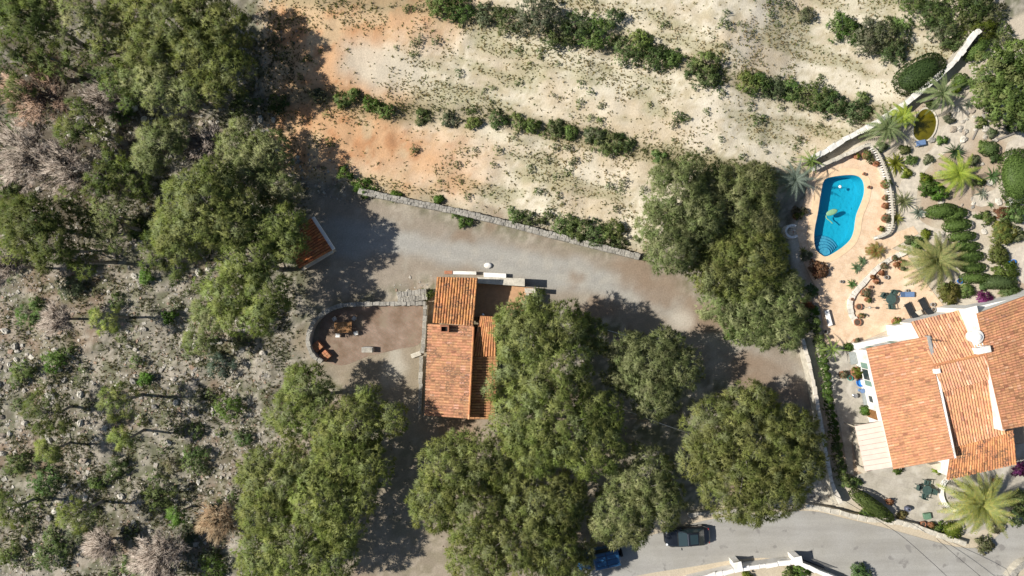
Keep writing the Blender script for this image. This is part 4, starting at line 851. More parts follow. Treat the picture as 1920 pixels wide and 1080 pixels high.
# ------------------------------------------------------------------ walls of stone
def stone_wall(name, label, pts_px, w, h, mat, cap_mat, seed, cap=.55, z=0.0, cap_h=.09, ov=.04, k=6):
    """wall body on the ground with one row of uneven cap stones, each a part"""
    r = rng(seed); pts = [P(a, b, h + z) for a, b in pts_px]; pts = smooth_line([(p.x, p.y, 0) for p in pts], k)
    c = pts[len(pts) // 2]; root = thing(name, label, 'wall', (c.x, c.y, float(gz(c.x, c.y)))); root['kind'] = 'thing'; L, R = offset_line(pts, w); m = MB(); n = len(pts); zz = [max(float(gz(p.x, p.y)), 0) if z == 0 else 0 for p in pts]
    zlo = [min(float(gz(p.x, p.y)), 0) - .2 for p in pts]
    vs = []
    for i in range(n): vs += [(L[i].x, L[i].y, zlo[i]), (R[i].x, R[i].y, zlo[i]), (R[i].x, R[i].y, h), (L[i].x, L[i].y, h)]
    fs = [(i * 4 + q, i * 4 + (q + 1) % 4, i * 4 + 4 + (q + 1) % 4, i * 4 + 4 + q) for i in range(n - 1) for q in range(4)] + [(0, 1, 2, 3), (n * 4 - 1, n * 4 - 2, n * 4 - 3, n * 4 - 4)]
    m.add(vs, fs); m.build('wall_body', mat, root)
    if cap:
        rows = 2 if w > .45 else 1; tot = length(pts)
        for rw in range(rows):
            d = 0.0; side = (rw - (rows - 1) / 2) * (w + ov) / rows
            while d < tot - .1:
                l = min(cap * r.uniform(.55, 1.4), tot - d); q, an = along(pts, d + l / 2); ww = (w + ov * 2) / rows; s = MB(); cx, cy = q.x - math.sin(an) * (side + r.uniform(-.03, .03)), q.y + math.cos(an) * (side + r.uniform(-.03, .03))
                s.box((cx, cy, h - .03 + rw * .003), (l - .004, ww * r.uniform(.85, 1.12), cap_h * r.uniform(.6, 1.5)), an + r.uniform(-.08, .08), .9)
                for v in s.v: v.x += r.uniform(-.03, .03); v.y += r.uniform(-.03, .03); v.z += r.uniform(-.02, .02)
                cc = r.uniform(.7, 1.05); s.c = [(.32 * cc, .30 * cc, .26 * cc) if cap_mat is ROCK else (1, 1, 1)] * 8; s.build('cap_stone', cap_mat, root); d += l
    return root
stone_wall('stone_wall', 'long grey dry stone wall between the gravel drive and the pale field', [(672, 358), (720, 368), (790, 383), (850, 395), (905, 408), (960, 421), (1020, 437), (1080, 452), (1140, 467), (1200, 482)], .5, 1.0, STONE, ROCK, 31, .36)
stone_wall('boundary_wall', 'whitish stone boundary wall climbing diagonally between field and palm garden', [(1516, 300), (1550, 283), (1590, 258), (1640, 232), (1690, 200), (1730, 168), (1780, 125), (1805, 95), (1825, 68), (1838, 55)], .42, 1.3, STONE_L, M('white_cap', (.62, .60, .55), .9, .15, 2.5, bump=.3), 32, .8)
stone_wall('boundary_wall', 'narrow pale boundary wall between the wide pine and the green hedge', [(1505, 635), (1514, 672), (1524, 712), (1533, 760), (1541, 805), (1549, 850), (1560, 905), (1577, 945)], .28, 1.2, STONE_L, M('pale_cap', (.56, .51, .43), .9, .12, 2.5), 33, .7)
stone_wall('terrace_wall', 'curved cream wall with rounded corner above the swimming pool', [(1530, 316), (1560, 301), (1595, 286), (1622, 273), (1632, 272)], .3, .9, WHITE, STONE_L, 34, .6)
yw = [(603, 678), (588, 668), (579, 650), (578, 632), (584, 612), (598, 594), (618, 580), (645, 572), (690, 570), (745, 569), (798, 569)]
stone_wall('yard_wall', 'curved grey wall wrapping round the walled yard left of the house', yw, .32, 1.1, CONC, ROCK, 35, .5)
stone_wall('yard_wall', 'straight mossy wall between the walled yard and the small house', [(798, 572), (796, 600), (794, 640), (791, 662)], .3, 1.0, STONE_L, ROCK, 36, .5, k=3)
stone_wall('garden_kerb', 'low stone kerb running from the yard wall down beside the house', [(790, 668), (789, 700), (788, 740), (787, 775)], .28, .25, STONE_L, ROCK, 37, .6, k=3)
stone_wall('retaining_wall', 'pale rubble retaining wall above the yard beside the house corner', [(745, 558), (770, 555), (800, 552)], 1.0, .7, STONE_L, ROCK, 38, .3, k=3)
stone_wall('road_wall', 'low pale kerb wall between the courtyard and the asphalt lane', [(1510, 948), (1560, 958), (1620, 972), (1665, 977), (1710, 985), (1760, 1003), (1812, 1020)], .4, .7, CREAM, STONE_L, 39, .7)
stone_wall('lane_wall', 'white rendered garden wall on the lower side of the lane', [(1290, 1090), (1340, 1078), (1385, 1068), (1440, 1060), (1492, 1055), (1530, 1070), (1575, 1090), (1620, 1110)], .35, 1.0, WHITE, WHITE, 40, .9, k=3)
stone_wall('verge_kerb', 'short pale stone kerb at the lane edge above the black car', [(1290, 966), (1320, 962), (1355, 960), (1385, 958)], .35, .35, STONE_L, ROCK, 41, .6, k=3)
stone_wall('corner_wall', 'short pale stone wall in the bottom right corner of the photo', [(1895, 1085), (1915, 1062), (1940, 1052), (1990, 1040)], .45, .8, STONE_L, ROCK, 42, .6, k=3)
stone_wall('flowerbed_kerb', 'curved whitish stone border separating the upper pool terrace from the lower', [(1606, 606), (1596, 588), (1594, 568), (1602, 550), (1620, 530), (1640, 508), (1660, 492), (1690, 476), (1712, 466)], .42, .3, STONE_L, M('kerb_white', (.58, .54, .47), .9, .15, 2.5), 43, .5)
for px, py, lab in ((1384, 1062, 'left white gate pillar on the lower side of the lane'), (1497, 1052, 'right white gate pillar on the lower side of the lane')):
    p = P(px, py, 1.6); m = MB(); m.box((p.x, p.y, 0), (.62, .62, 1.5), .2); m.box((p.x, p.y, 1.49), (.76, .76, .1), .2); tag(m.build('gate_pillar', WHITE, bevel=.02), lab, 'pillar', 'white gate pillars')
for i, pts in enumerate(([(1500, 1050), (1555, 1072)],)):
    g = [P(a, b, 1.0) for a, b in pts]
GATE = thing('gate', 'dark metal sliding gate beside the right white pillar', 'gate', P(1530, 1066)); ga, gb = P(1503, 1054, 1.3), P(1556, 1074, 1.3)
for z in (.15, 1.25): m = MB(); m.tube([(ga.x, ga.y, z), (gb.x, gb.y, z)], .035, 6); m.build('rail', BLACKP, GATE)
for k in range(16): p = ga.lerp(gb, (k + .5) / 16); m = MB(); m.tube([(p.x, p.y, .16), (p.x, p.y, 1.24)], .018, 5); m.build('bar', BLACKP, GATE)

# ------------------------------------------------------------------ tiled shed
shed = thing('tiled_shed', 'small shed with dark tiled roof half hidden under the left pines', 'shed', P(580, 455))
S_ = [PZ(583, 409, 2.5), PZ(622, 469, 2.5), PZ(561, 503, 3.0), PZ(528, 446, 3.0)]
block(shed, S_, .15, mat=CREAM); roof(shed, S_[0], S_[1], S_[2], S_[3], .6, (.50, .17, .06), seed=51)
m = MB(); e0, e1 = S_[0], S_[1]; t = (e1 - e0).normalized(); nn = Vector((t.y, -t.x, 0)); nn = nn if nn.x > 0 else -nn
m.prism([(q.x, q.y) for q in (e0 + nn * .02, e1 + nn * .02, e1 + nn * .3, e0 + nn * .3)], 2.2, 2.42); m.build('gutter_ledge', WHITE, shed)
m = MB(); e0, e1 = S_[1], S_[2]; t = (e1 - e0).normalized(); nn = Vector((t.y, -t.x, 0)); nn = nn if nn.y < 0 else -nn
m.prism([(q.x, q.y) for q in (e0 + nn * .02, e1 + nn * .02, e1 + nn * .25, e0 + nn * .25)], 2.2, 2.36); m.build('gutter_ledge', CREAM, shed)

# ------------------------------------------------------------------ swimming pool
pool = thing('swimming_pool', 'kidney shaped blue swimming pool set in the tan terrace', 'swimming pool', (cen.x, cen.y, 0))
m = MB(); outer = grow(pool_rim, .62); inner_ = grow(pool_rim, .0); n = len(pool_rim)
COPE = M('coping', (.64, .47, .30), .85, .1, 3.0)
vs = [(p.x, p.y, .10) for p in inner_] + [(p.x, p.y, .12) for p in outer] + [(p.x, p.y, -.2) for p in inner_] + [(p.x, p.y, .06) for p in outer]
fs = []
for i in range(n): j = (i + 1) % n; fs += [(i, n + i, n + j, j), (i, j, 2 * n + j, 2 * n + i), (n + i, 3 * n + i, 3 * n + j, n + j)]
m.add(vs, fs); m.build('coping', COPE, pool)
def make_pooltile():
    m, nt, b = nodes_of('pool_mosaic'); f = noise_fac(nt, 22, 2, .35, .65); f2 = noise_fac(nt, 1.1, 4, .3, .7); c = mixc(nt, f, (.02, .38, .51), (.03, .42, .55)); nt.links.new(c, b.inputs['Base Color']); b.inputs['Roughness'].default_value = .4; return m
POOLT = make_pooltile()
m = MB(); fl = grow(pool_rim, -.05); vs = [(p.x, p.y, .05) for p in pool_rim] + [(p.x, p.y, -1.35 if p.y > cen.y else -1.15) for p in fl]; fs = [(j, i, n + i, n + j) for i in range(n) for j in ((i + 1) % n,)]
tri = tessellate_polygon([[Vector((p.x, p.y, 0)) for p in fl]])
for t in tri:
    a, b, c = (fl[i] for i in t); t = tuple(t) if (b - a).cross(c - a).z > 0 else tuple(t)[::-1]; fs.append(tuple(i + n for i in t))
m.add(vs, fs); basin = m.build('basin', POOLT, pool)
STEPM = M('pool_step', (.16, .38, .50), .5, .12, 8.0); LINE = M('pool_step_edge', (.05, .2, .34), .5, .1, 8.0); sc = P(1546, 482)
def clip_arc(rad):
    out = []
    for k in range(49):
        a = math.radians(-30 + k * 5); p = sc + Vector((math.cos(a) * rad, math.sin(a) * rad, 0)); out.append(p)
    return out
pin = [(p.x, p.y) for p in grow(pool_rim, -.06)]
def inside(p):
    c = False
    for i in range(len(pin)):
        x0, y0 = pin[i]; x1, y1 = pin[i - 1]
        if (y0 > p.y) != (y1 > p.y) and p.x < (x1 - x0) * (p.y - y0) / (y1 - y0) + x0: c = not c
    return c
for k, rad in enumerate((1.65, 1.36, 1.08, .8, .52)):
    pl = []
    for q in range(64):
        a = q / 64 * 6.2832; d = Vector((math.cos(a), math.sin(a), 0)); lo, hi = 0.0, rad
        base_ = sc + Vector((.10, .42, 0)); p = base_ + d * rad
        if not inside(p):
            for _ in range(14):
                md = (lo + hi) / 2
                if inside(base_ + d * md): lo = md
                else: hi = md
            p = base_ + d * lo
        pl.append((p.x, p.y))
    z = -1.0 + k * .19; m = MB(); m.prism(pl, -1.3, z, bottom=False); st = m.build('step', STEPM, pool)
    e = MB(); ring = [(x, y, z + .005) for x, y in pl]; e.tube(ring + ring[:1], .022, 4, caps=False); e.build('step_edge', LINE, st)
def make_water(name, tint, rough=.03, deep=None):
    m = bpy.data.materials.new(name); m.use_nodes = True; nt = m.node_tree; nt.nodes.clear(); o = nt.nodes.new('ShaderNodeOutputMaterial'); t = nt.nodes.new('ShaderNodeBsdfTransparent'); t.inputs[0].default_value = (*tint, 1)
    g = nt.nodes.new('ShaderNodeBsdfGlossy'); g.inputs['Roughness'].default_value = rough; fr = nt.nodes.new('ShaderNodeFresnel'); fr.inputs[0].default_value = 1.33; mx = nt.nodes.new('ShaderNodeMixShader')
    f = noise_fac(nt, 3.2, 3, .2, .8); bp = nt.nodes.new('ShaderNodeBump'); bp.inputs['Strength'].default_value = .12; bp.inputs['Distance'].default_value = .05; nt.links.new(f, bp.inputs['Height']); nt.links.new(bp.outputs[0], g.inputs['Normal']); nt.links.new(bp.outputs[0], fr.inputs['Normal'])
    nt.links.new(fr.outputs[0], mx.inputs[0]); nt.links.new(t.outputs[0], mx.inputs[1]); nt.links.new(g.outputs[0], mx.inputs[2]); nt.links.new(mx.outputs[0], o.inputs[0]); return m
WATER = make_water('pool_water', (.62, .93, .98))
wr = grow(pool_rim, -.004); m = MB(); tri = tessellate_polygon([[Vector((p.x, p.y, 0)) for p in wr]]); fs = []
for t in tri:
    a, b, c = (wr[i] for i in t); fs.append(tuple(t) if (b - a).cross(c - a).z > 0 else tuple(t)[::-1])
m.add([(p.x, p.y, -.04) for p in wr], fs); m.build('water', WATER, pool)
m = MB(); p = P(1575, 350, -.04); m.lathe((p.x, p.y, -.06), [(.13, 0), (.15, .04), (.1, .09)], 12); tag(m.build('pool_float', WHITE, smooth=True), 'small white chlorine float drifting near the top of the pool', 'float')
# leaf shaped lilo with a curved tail
lf = thing('leaf_float', 'pale green leaf shaped float with a curved tail in the pool', 'float', P(1560, 402, 0)); m = MB(); c0 = P(1560, 398, 0)
LEAFM = M('leaf_float_green', (.20, .36, .20), .5, .1, 6.0)
m.blob((c0.x, c0.y, -.02), (.58, .27, .06), 16, 6, .38); m.build('leaf', LEAFM, lf, True)
tl = smooth_line([P(1549, 404), P(1550, 409), P(1556, 414), P(1561, 419)], 5); m = MB(); m.tube([(p.x, p.y, -.02) for p in tl], [.05] * len(tl), 6); m.build('tail', LEAFM, lf, True)
# balustrade on the garden side
bal = thing('balustrade', 'white curved balustrade with many balusters on the garden side of the pool', 'balustrade', P(1668, 370)); bp_ = smooth_line([P(a, b, .9) for a, b in ((1632, 273), (1643, 282), (1653, 300), (1662, 325), (1669, 352), (1673, 385), (1674, 412), (1671, 428), (1663, 439), (1646, 446))], 6)
bp_ = [Vector((p.x, p.y, 0)) for p in bp_]; L, R = offset_line(bp_, .34)
def ribbon(L, R, z0, z1):
    m = MB(); n = len(L); vs = []
    for i in range(n): vs += [(L[i].x, L[i].y, z0), (R[i].x, R[i].y, z0), (R[i].x, R[i].y, z1), (L[i].x, L[i].y, z1)]
    return m.add(vs, [(i * 4 + q, i * 4 + (q + 1) % 4, i * 4 + 4 + (q + 1) % 4, i * 4 + 4 + q) for i in range(n - 1) for q in range(4)] + [(0, 1, 2, 3), (n * 4 - 1, n * 4 - 2, n * 4 - 3, n * 4 - 4)])
ribbon(L, R, 0, .22).build('plinth', STONE_L, bal); L2, R2 = offset_line(bp_, .17); ribbon(L2, R2, .82, .92).build('handrail', STONE_L, bal)
bm = MB(); bm.lathe((0, 0, 0), [(.06, 0), (.045, .06), (.085, .2), (.05, .42), (.06, .6)], 8); src = None; tot = length(bp_); k = 0; d = .15
while d < tot:
    q, an = along(bp_, d)
    if src is None: src = bm.build('baluster', WHITE, None, True); o = src; 
    else: o = src.copy(); COL.objects.link(o)
    o.parent = bal; o.location = Vector((q.x, q.y, .22)) - OFF[bal]; d += .24

# ------------------------------------------------------------------ pond
pond = thing('garden_pond', 'murky olive green garden pond below the palms', 'pond', P(1730, 240)); ring = smooth_line(PL([(1722, 212), (1735, 205), (1748, 212), (1754, 228), (1750, 248), (1738, 262), (1722, 264), (1712, 255), (1712, 235)]), 4, True)
pc_ = sum(ring, Vector()) / len(ring); m = MB(); n = len(ring); out_ = [pc_ + (p - pc_) * 1.1 for p in ring]
vs = [(p.x, p.y, .16) for p in ring] + [(p.x, p.y, .18) for p in out_] + [(p.x, p.y, .02) for p in ring] + [(p.x, p.y, -.05) for p in out_]; fs = []
for i in range(n): j = (i + 1) % n; fs += [(i, n + i, n + j, j), (i, j, 2 * n + j, 2 * n + i), (n + i, 3 * n + i, 3 * n + j, n + j)]
m.add(vs, fs); m.build('rim', STONE_L, pond); m = MB(); m.prism([(p.x, p.y) for p in ring], .03, .1); m.build('water', M('pond_water', (.10, .085, .006), .08, .25, 1.2, spec=.5), pond)

# ------------------------------------------------------------------ cars
def car(name, label, px, py, heading, L, W, H, paint, kind):
    p = P(px, py, .6); root = thing(name, label, 'car', (p.x, p.y, .03)); X = Matrix.Translation((p.x, p.y, .03)) @ Matrix.Rotation(heading, 4, 'Z')   # nose towards +x
    hw = W / 2; jeep = kind == 'jeep'
    def ring(x, w, zb, zt, rd=.16):
        w = max(w, .05); return [Vector((x, s * a, z)) for s, a, z in ((1, w * .9, zb), (1, w, zb + .15), (1, w, zt - rd), (1, w * .9, zt - rd * .3), (1, w * .6, zt), (-1, w * .6, zt), (-1, w * .9, zt - rd * .3), (-1, w, zt - rd), (-1, w, zb + .15), (-1, w * .9, zb))]
    if jeep: st = [(-.5, .84, .4, .86), (-.485, .95, .3, .98), (-.42, 1, .25, 1.02), (0, 1, .22, 1.03), (.2, 1, .22, 1.03), (.28, .98, .25, 1.02), (.45, .92, .28, .97), (.49, .84, .3, .9), (.5, .75, .4, .8)]
    else: st = [(-.5, .45, .36, .66), (-.49, .62, .3, .76), (-.46, .8, .24, .85), (-.41, .92, .22, .9), (-.33, .985, .2, .92), (-.1, 1, .18, .93), (.15, 1, .18, .92), (.28, .97, .2, .87), (.37, .92, .2, .81), (.43, .83, .22, .75), (.465, .7, .26, .68), (.487, .54, .3, .6), (.5, .36, .36, .54)]
    m = MB(); m.loft([ring(a * L, hw * b, c, d) for a, b, c, d in st]); body = m.build('body', paint, root, True, xf=X)
    if jeep: g = dict(base=(-.47, .2, .93, 1.0), roof=(-.45, .12, .86, H))
    else: g = dict(base=(-.36, .21, .88, .9), roof=(-.22, .03, .70, H))
    bx0, bx1, bw, bz = g['base']; rx0, rx1, rw, rz = g['roof']; bx0 *= L; bx1 *= L; rx0 *= L; rx1 *= L; bw *= hw; rw *= hw
    B4 = [Vector((bx1, bw, bz)), Vector((bx1, -bw, bz)), Vector((bx0, -bw, bz)), Vector((bx0, bw, bz))]; R4 = [Vector((rx1, rw, rz - .04)), Vector((rx1, -rw, rz - .04)), Vector((rx0, -rw, rz - .06)), Vector((rx0, rw, rz - .06))]
    def pane(nm, i, j, grow_=0.0):
        m = MB(); q = [B4[i], B4[j], R4[j], R4[i]]; c = sum(q, Vector()) / 4; nn = (q[1] - q[0]).cross(q[3] - q[0]).normalized(); nn = nn if nn.dot(c - Vector((0, 0, bz))) > 0 else -nn
        q2 = [c + (v - c) * .93 + nn * .012 for v in q]; m.add(q2 + [v - nn * .03 for v in q2], [(0, 1, 2, 3), (7, 6, 5, 4), (0, 4, 5, 1), (1, 5, 6, 2), (2, 6, 7, 3), (3, 7, 4, 0)]); return m.build(nm, CARGLASS, root, xf=X)
    m = MB(); m.add([v * 1 for v in B4] + R4, [(0, 1, 5, 4), (1, 2, 6, 5), (2, 3, 7, 6), (3, 0, 4, 7), (4, 5, 6, 7)]); m.build('cabin_pillars', paint, root, xf=X)
    pane('windscreen', 0, 1); pane('side_window', 1, 2); pane('rear_window', 2, 3); pane('side_window', 3, 0)
    m = MB(); c = (rx0 + rx1) / 2; l = (rx1 - rx0) / 2; m.loft([[Vector((c + sx * l * t, sy * rw * t2, z)) for sx, sy in ((1, .8), (.86, 1), (-.86, 1), (-1, .8), (-1, -.8), (-.86, -1), (.86, -1), (1, -.8))] for t, t2, z in ((1.02, 1.02, rz - .07), (1.0, 1.0, rz - .02), (.9, .86, rz + .015), (.5, .5, rz + .02))])
    ro = m.build('roof', paint, root, True, xf=X)
    if jeep:
        for yy in (-.33, 0, .33): m = MB(); m.box((c, yy * W * .8, rz + .012), (l * 1.7, .03, .025)); m.build('roof_rib', BLACKP, ro, xf=X)
        m = MB(); m.box((c, 0, rz + .012), (.04, W * .78, .028)); m.build('roof_rib', BLACKP, ro, xf=X)
        m = MB(); m.tube([(-.5 * L - .02, 0, .85), (-.5 * L - .22, 0, .85)], .36, 18); m.build('spare_wheel', RUBBER, root, xf=X)
    else:
        m = MB(); m.box((c - .05, 0, rz + .022), (l * 1.35, rw * 1.45, .012)); m.build('sunroof', CARGLASS, ro, xf=X)
        m = MB(); m.box((rx1 - .02, 0, rz + .004), (.06, rw * 1.7, .03)); m.build('header_trim', METAL, ro, xf=X)
    wr_ = .37 if jeep else .32
    for sx in (-.31, .31):
        for sy in (-1, 1):
            m = MB(); m.tube([(sx * L, sy * (hw - .2), wr_), (sx * L, sy * (hw + .012), wr_)], wr_, 18); wh = m.build('wheel', RUBBER, root, xf=X)
            m = MB(); m.tube([(sx * L, sy * (hw + .005), wr_), (sx * L, sy * (hw + .025), wr_)], wr_ * .62, 14); m.build('rim', METAL, wh, xf=X)
    for sy in (-1, 1):
        m = MB(); m.blob((.445 * L, sy * hw * .66, .66 if not jeep else .78), (.13, .13, .09), 8, 5); m.build('headlight', LAMP, root, True, xf=X)
        m = MB(); m.blob((-.468 * L, sy * hw * .7, .72), (.07, .11, .1), 8, 5); m.build('tail_light', TAIL, root, True, xf=X)
        m = MB(); m.box((bx1 - .25, sy * (hw + .09), .93), (.1, .2, .14)); m.build('mirror', paint, root, xf=X, bevel=.02)
    m = MB(); m.box((.465 * L, 0, .28), (.16, W * .5, .2)); m.build('bumper', BLACKP if jeep else paint, root, xf=X, bevel=.04)
    m = MB(); m.box((-.468 * L, 0, .28), (.14, W * .55, .2)); m.build('bumper', BLACKP if jeep else paint, root, xf=X, bevel=.04)
    m = MB(); m.box((bx1 + .02, 0, bz - .02), (.1, W * .8, .05)); m.build('wiper_cowl', BLACKP, root, xf=X); return root
car('black_car', 'black hatchback parked on the lane with its nose to the left', 1288, 1006, math.radians(180 + 4), 4.25, 1.74, 1.42, M('paint_black', (.010, .012, .016), .2, .1, 3.0, coat=.7), 'hatch')
car('blue_car', 'blue four wheel drive half hidden under pine branches on the lane', 1121, 1044, math.radians(180 + 13), 4.1, 1.72, 1.82, M('paint_blue', (.02, .085, .19), .3, .1, 3.0, coat=.5), 'jeep')

# ------------------------------------------------------------------ palms and rosettes
def frond_mesh(L, nl, wl, droop, seed, cols, width=.5, stiff=False):
    """feather leaf along +x: bent rachis and pairs of leaflets"""
    r = rng(seed); vs, fs, cs = [], [], []; N = 8
    def pos(t): return Vector((L * t * (1 - .12 * droop * t), 0, L * (.42 * t - (.42 + droop) * t * t)))
    for i in range(N):
        t0, t1 = i / N, (i + 1) / N; a, b = pos(t0), pos(t1); w0, w1 = .035 * (1 - t0) + .006, .035 * (1 - t1) + .006; k = len(vs)
        vs += [a + Vector((0, w0, 0)), a - Vector((0, w0, 0)), b - Vector((0, w1, 0)), b + Vector((0, w1, 0))]; fs.append((k, k + 1, k + 2, k + 3)); cs += [tuple(np.array(cols[0]) * 1.25)] * 4
    for i in range(nl):
        t = .12 + .88 * (i + .5) / nl; a = pos(t); fw = (pos(min(t + .04, 1)) - pos(t - .04)).normalized(); ll = width * L * math.sin(math.pi * min(.95, .16 + .78 * t)) ** .7 * r.uniform(.85, 1.1)
        for s in (-1, 1):
            d = (fw * (.75 if not stiff else .5) + Vector((0, s * .8, .22 - .25 * t))).normalized(); e = a + d * ll + Vector((0, 0, -.12 * ll)); q = fw * wl; k = len(vs)
            vs += [a - q, a + q, a.lerp(e, .55) + q * .9 + Vector((0, 0, .03)), e, a.lerp(e, .55) - q * .9 + Vector((0, 0, .03))]; fs.append((k, k + 1, k + 2, k + 3, k + 4) if s < 0 else (k, k + 4, k + 3, k + 2, k + 1)); c = np.array(cols[int(r.integers(0, len(cols)))]) * r.uniform(.85, 1.15); cs += [tuple(c)] * 5
    me = bpy.data.meshes.new('frond'); me.from_pydata(vs, [], fs); a = me.color_attributes.new('Col', 'FLOAT_COLOR', 'POINT'); a.data.foreach_set('color', np.array([(*c, 1) for c in cs], np.float32).ravel()); me.materials.append(FOL); return me
def leaf_mesh(L, w, droop, col, seed, curl=.25):
    """single strap leaf along +x, keeled"""
    r = rng(seed); vs, fs = [], []; N = 5
    for i in range(N + 1):
        t = i / N; p = Vector((L * t, 0, L * (.5 * t - (.5 + droop) * t * t))); ww = w * (1 - t) ** .6 * (1.0 if t > .15 else .8); vs += [p + Vector((0, ww, ww * curl)), p, p + Vector((0, -ww, ww * curl))]
    for i in range(N): k = i * 3; fs += [(k, k + 1, k + 4, k + 3), (k + 1, k + 2, k + 5, k + 4)]
    me = bpy.data.meshes.new('leaf'); me.from_pydata(vs, [], fs); a = me.color_attributes.new('Col', 'FLOAT_COLOR', 'POINT'); a.data.foreach_set('color', np.tile(np.array([*col, 1], np.float32), len(vs))); me.materials.append(FOL); return me
PALM1 = [(0.26, 0.284, 0.102), (0.312, 0.317, 0.12), (0.208, 0.243, 0.084), (0.351, 0.324, 0.132)]; PALM2 = [(0.351, 0.365, 0.102), (0.416, 0.392, 0.12), (0.286, 0.324, 0.09), (0.312, 0.351, 0.132)]; PALM3 = [(0.169, 0.257, 0.06), (0.221, 0.297, 0.084), (0.26, 0.324, 0.084)]; PALM4 = [(0.39, 0.446, 0.072), (0.325, 0.405, 0.06), (0.26, 0.351, 0.06)]; PALM5 = [(0.221, 0.27, 0.12), (0.182, 0.243, 0.102), (0.26, 0.297, 0.144)]
def rosette(name, label, cat, px, py, rpx, trunk_h, n, cols, seed, style='palm', part='frond', el=(-.35, 1.25), wl=.028, width=.32, nl=20, trunk_r=.2, group=None, droop=.5):
    r = rng(seed); z = trunk_h; p = P(px, py, z + .2); gz0 = float(gz(p.x, p.y)); root = thing(name, label, cat, (p.x, p.y, gz0), group); R = rpx * .05 * (CAMH - z) / CAMH
    m = MB(); m.tube([(p.x, p.y, gz0 - .1), (p.x + .03, p.y, gz0 + trunk_h * .5), (p.x, p.y, gz0 + trunk_h + .08)], [trunk_r * 1.1, trunk_r * .85, trunk_r * .9], 9); m.build('trunk', BARKG, root, True)
    if style == 'palm': ms = [frond_mesh(R * s, nl, wl, d, seed * 7 + k, cols, width) for k, (s, d) in enumerate(((1.05, droop), (1.0, droop * 1.4), (.92, droop * .7)))]
    else: ms = [leaf_mesh(R * s, wl, d, tuple(np.array(cols[k % len(cols)])), seed * 7 + k) for k, (s, d) in enumerate(((1.05, droop), (1.0, droop * 1.3), (.9, droop * .6), (.95, droop)))]
    for k in range(n):
        o = bpy.data.objects.new(part, ms[int(r.integers(0, len(ms)))]); COL.objects.link(o); o.parent = root; o.location = (0, 0, trunk_h + .05); q = k / n; e = el[0] + (el[1] - el[0]) * q ** 1.2 + r.uniform(-.1, .1)
        o.rotation_euler = (float(r.uniform(-.25, .25)), -float(e), k * 2.39996 + float(r.uniform(-.2, .2))); s = float(r.uniform(.85, 1.08)) * (1 - .12 * q); o.scale = (s, s, s)
    return root
rosette('palm_tree', 'large yellowish green palm in the courtyard beside the lane', 'palm tree', 1835, 945, 72, 2.6, 44, PALM2, 61, wl=.046, width=.17, nl=24, trunk_r=.3, droop=.35, el=(-.2, 1.2))
rosette('palm_tree', 'large pale palm between the pool terrace and the clipped hedges', 'palm tree', 1750, 488, 60, 1.7, 44, PALM1, 62, wl=.042, width=.16, nl=24, trunk_r=.28, droop=.35, el=(-.2, 1.2))
rosette('palm_tree', 'highest palm in the garden beside the upper boundary wall', 'palm tree', 1765, 175, 42, 2.4, 28, PALM5, 63, wl=.034, nl=20, trunk_r=.2, width=.15)
rosette('palm_tree', 'dark spiky palm touching the boundary wall left of the pond', 'palm tree', 1662, 240, 44, 2.2, 30, PALM5, 64, wl=.032, nl=20, trunk_r=.2, width=.14)
rosette('palm_tree', 'lime green fan palm tucked between the pond and the dark palm', 'palm tree', 1692, 218, 30, 2.0, 22, PALM4, 65, wl=.04, nl=14, trunk_r=.15, width=.25)
rosette('palm_tree', 'bushy yellow green palm above the stack of clipped hedges', 'palm tree', 1796, 325, 42, 1.8, 28, PALM4, 66, wl=.035, nl=20, trunk_r=.2, width=.2, droop=.6)
rosette('palm_tree', 'thin palm at the terrace corner left of the villa', 'palm tree', 1560, 655, 28, 1.8, 14, PALM3, 67, wl=.025, nl=16, trunk_r=.12, width=.14)
rosette('palm_tree', 'small palm over the terrace wall at the top left of the pool', 'palm tree', 1520, 302, 28, 1.6, 16, PALM3, 68, wl=.025, nl=16, trunk_r=.12, width=.14)
rosette('sago_palm', 'small reddish tipped palm on the path below the pool', 'palm tree', 1643, 470, 18, .5, 24, [(.26, .22, .07), (.30, .16, .06), (.2, .22, .06)], 69, wl=.03, nl=12, trunk_r=.1)
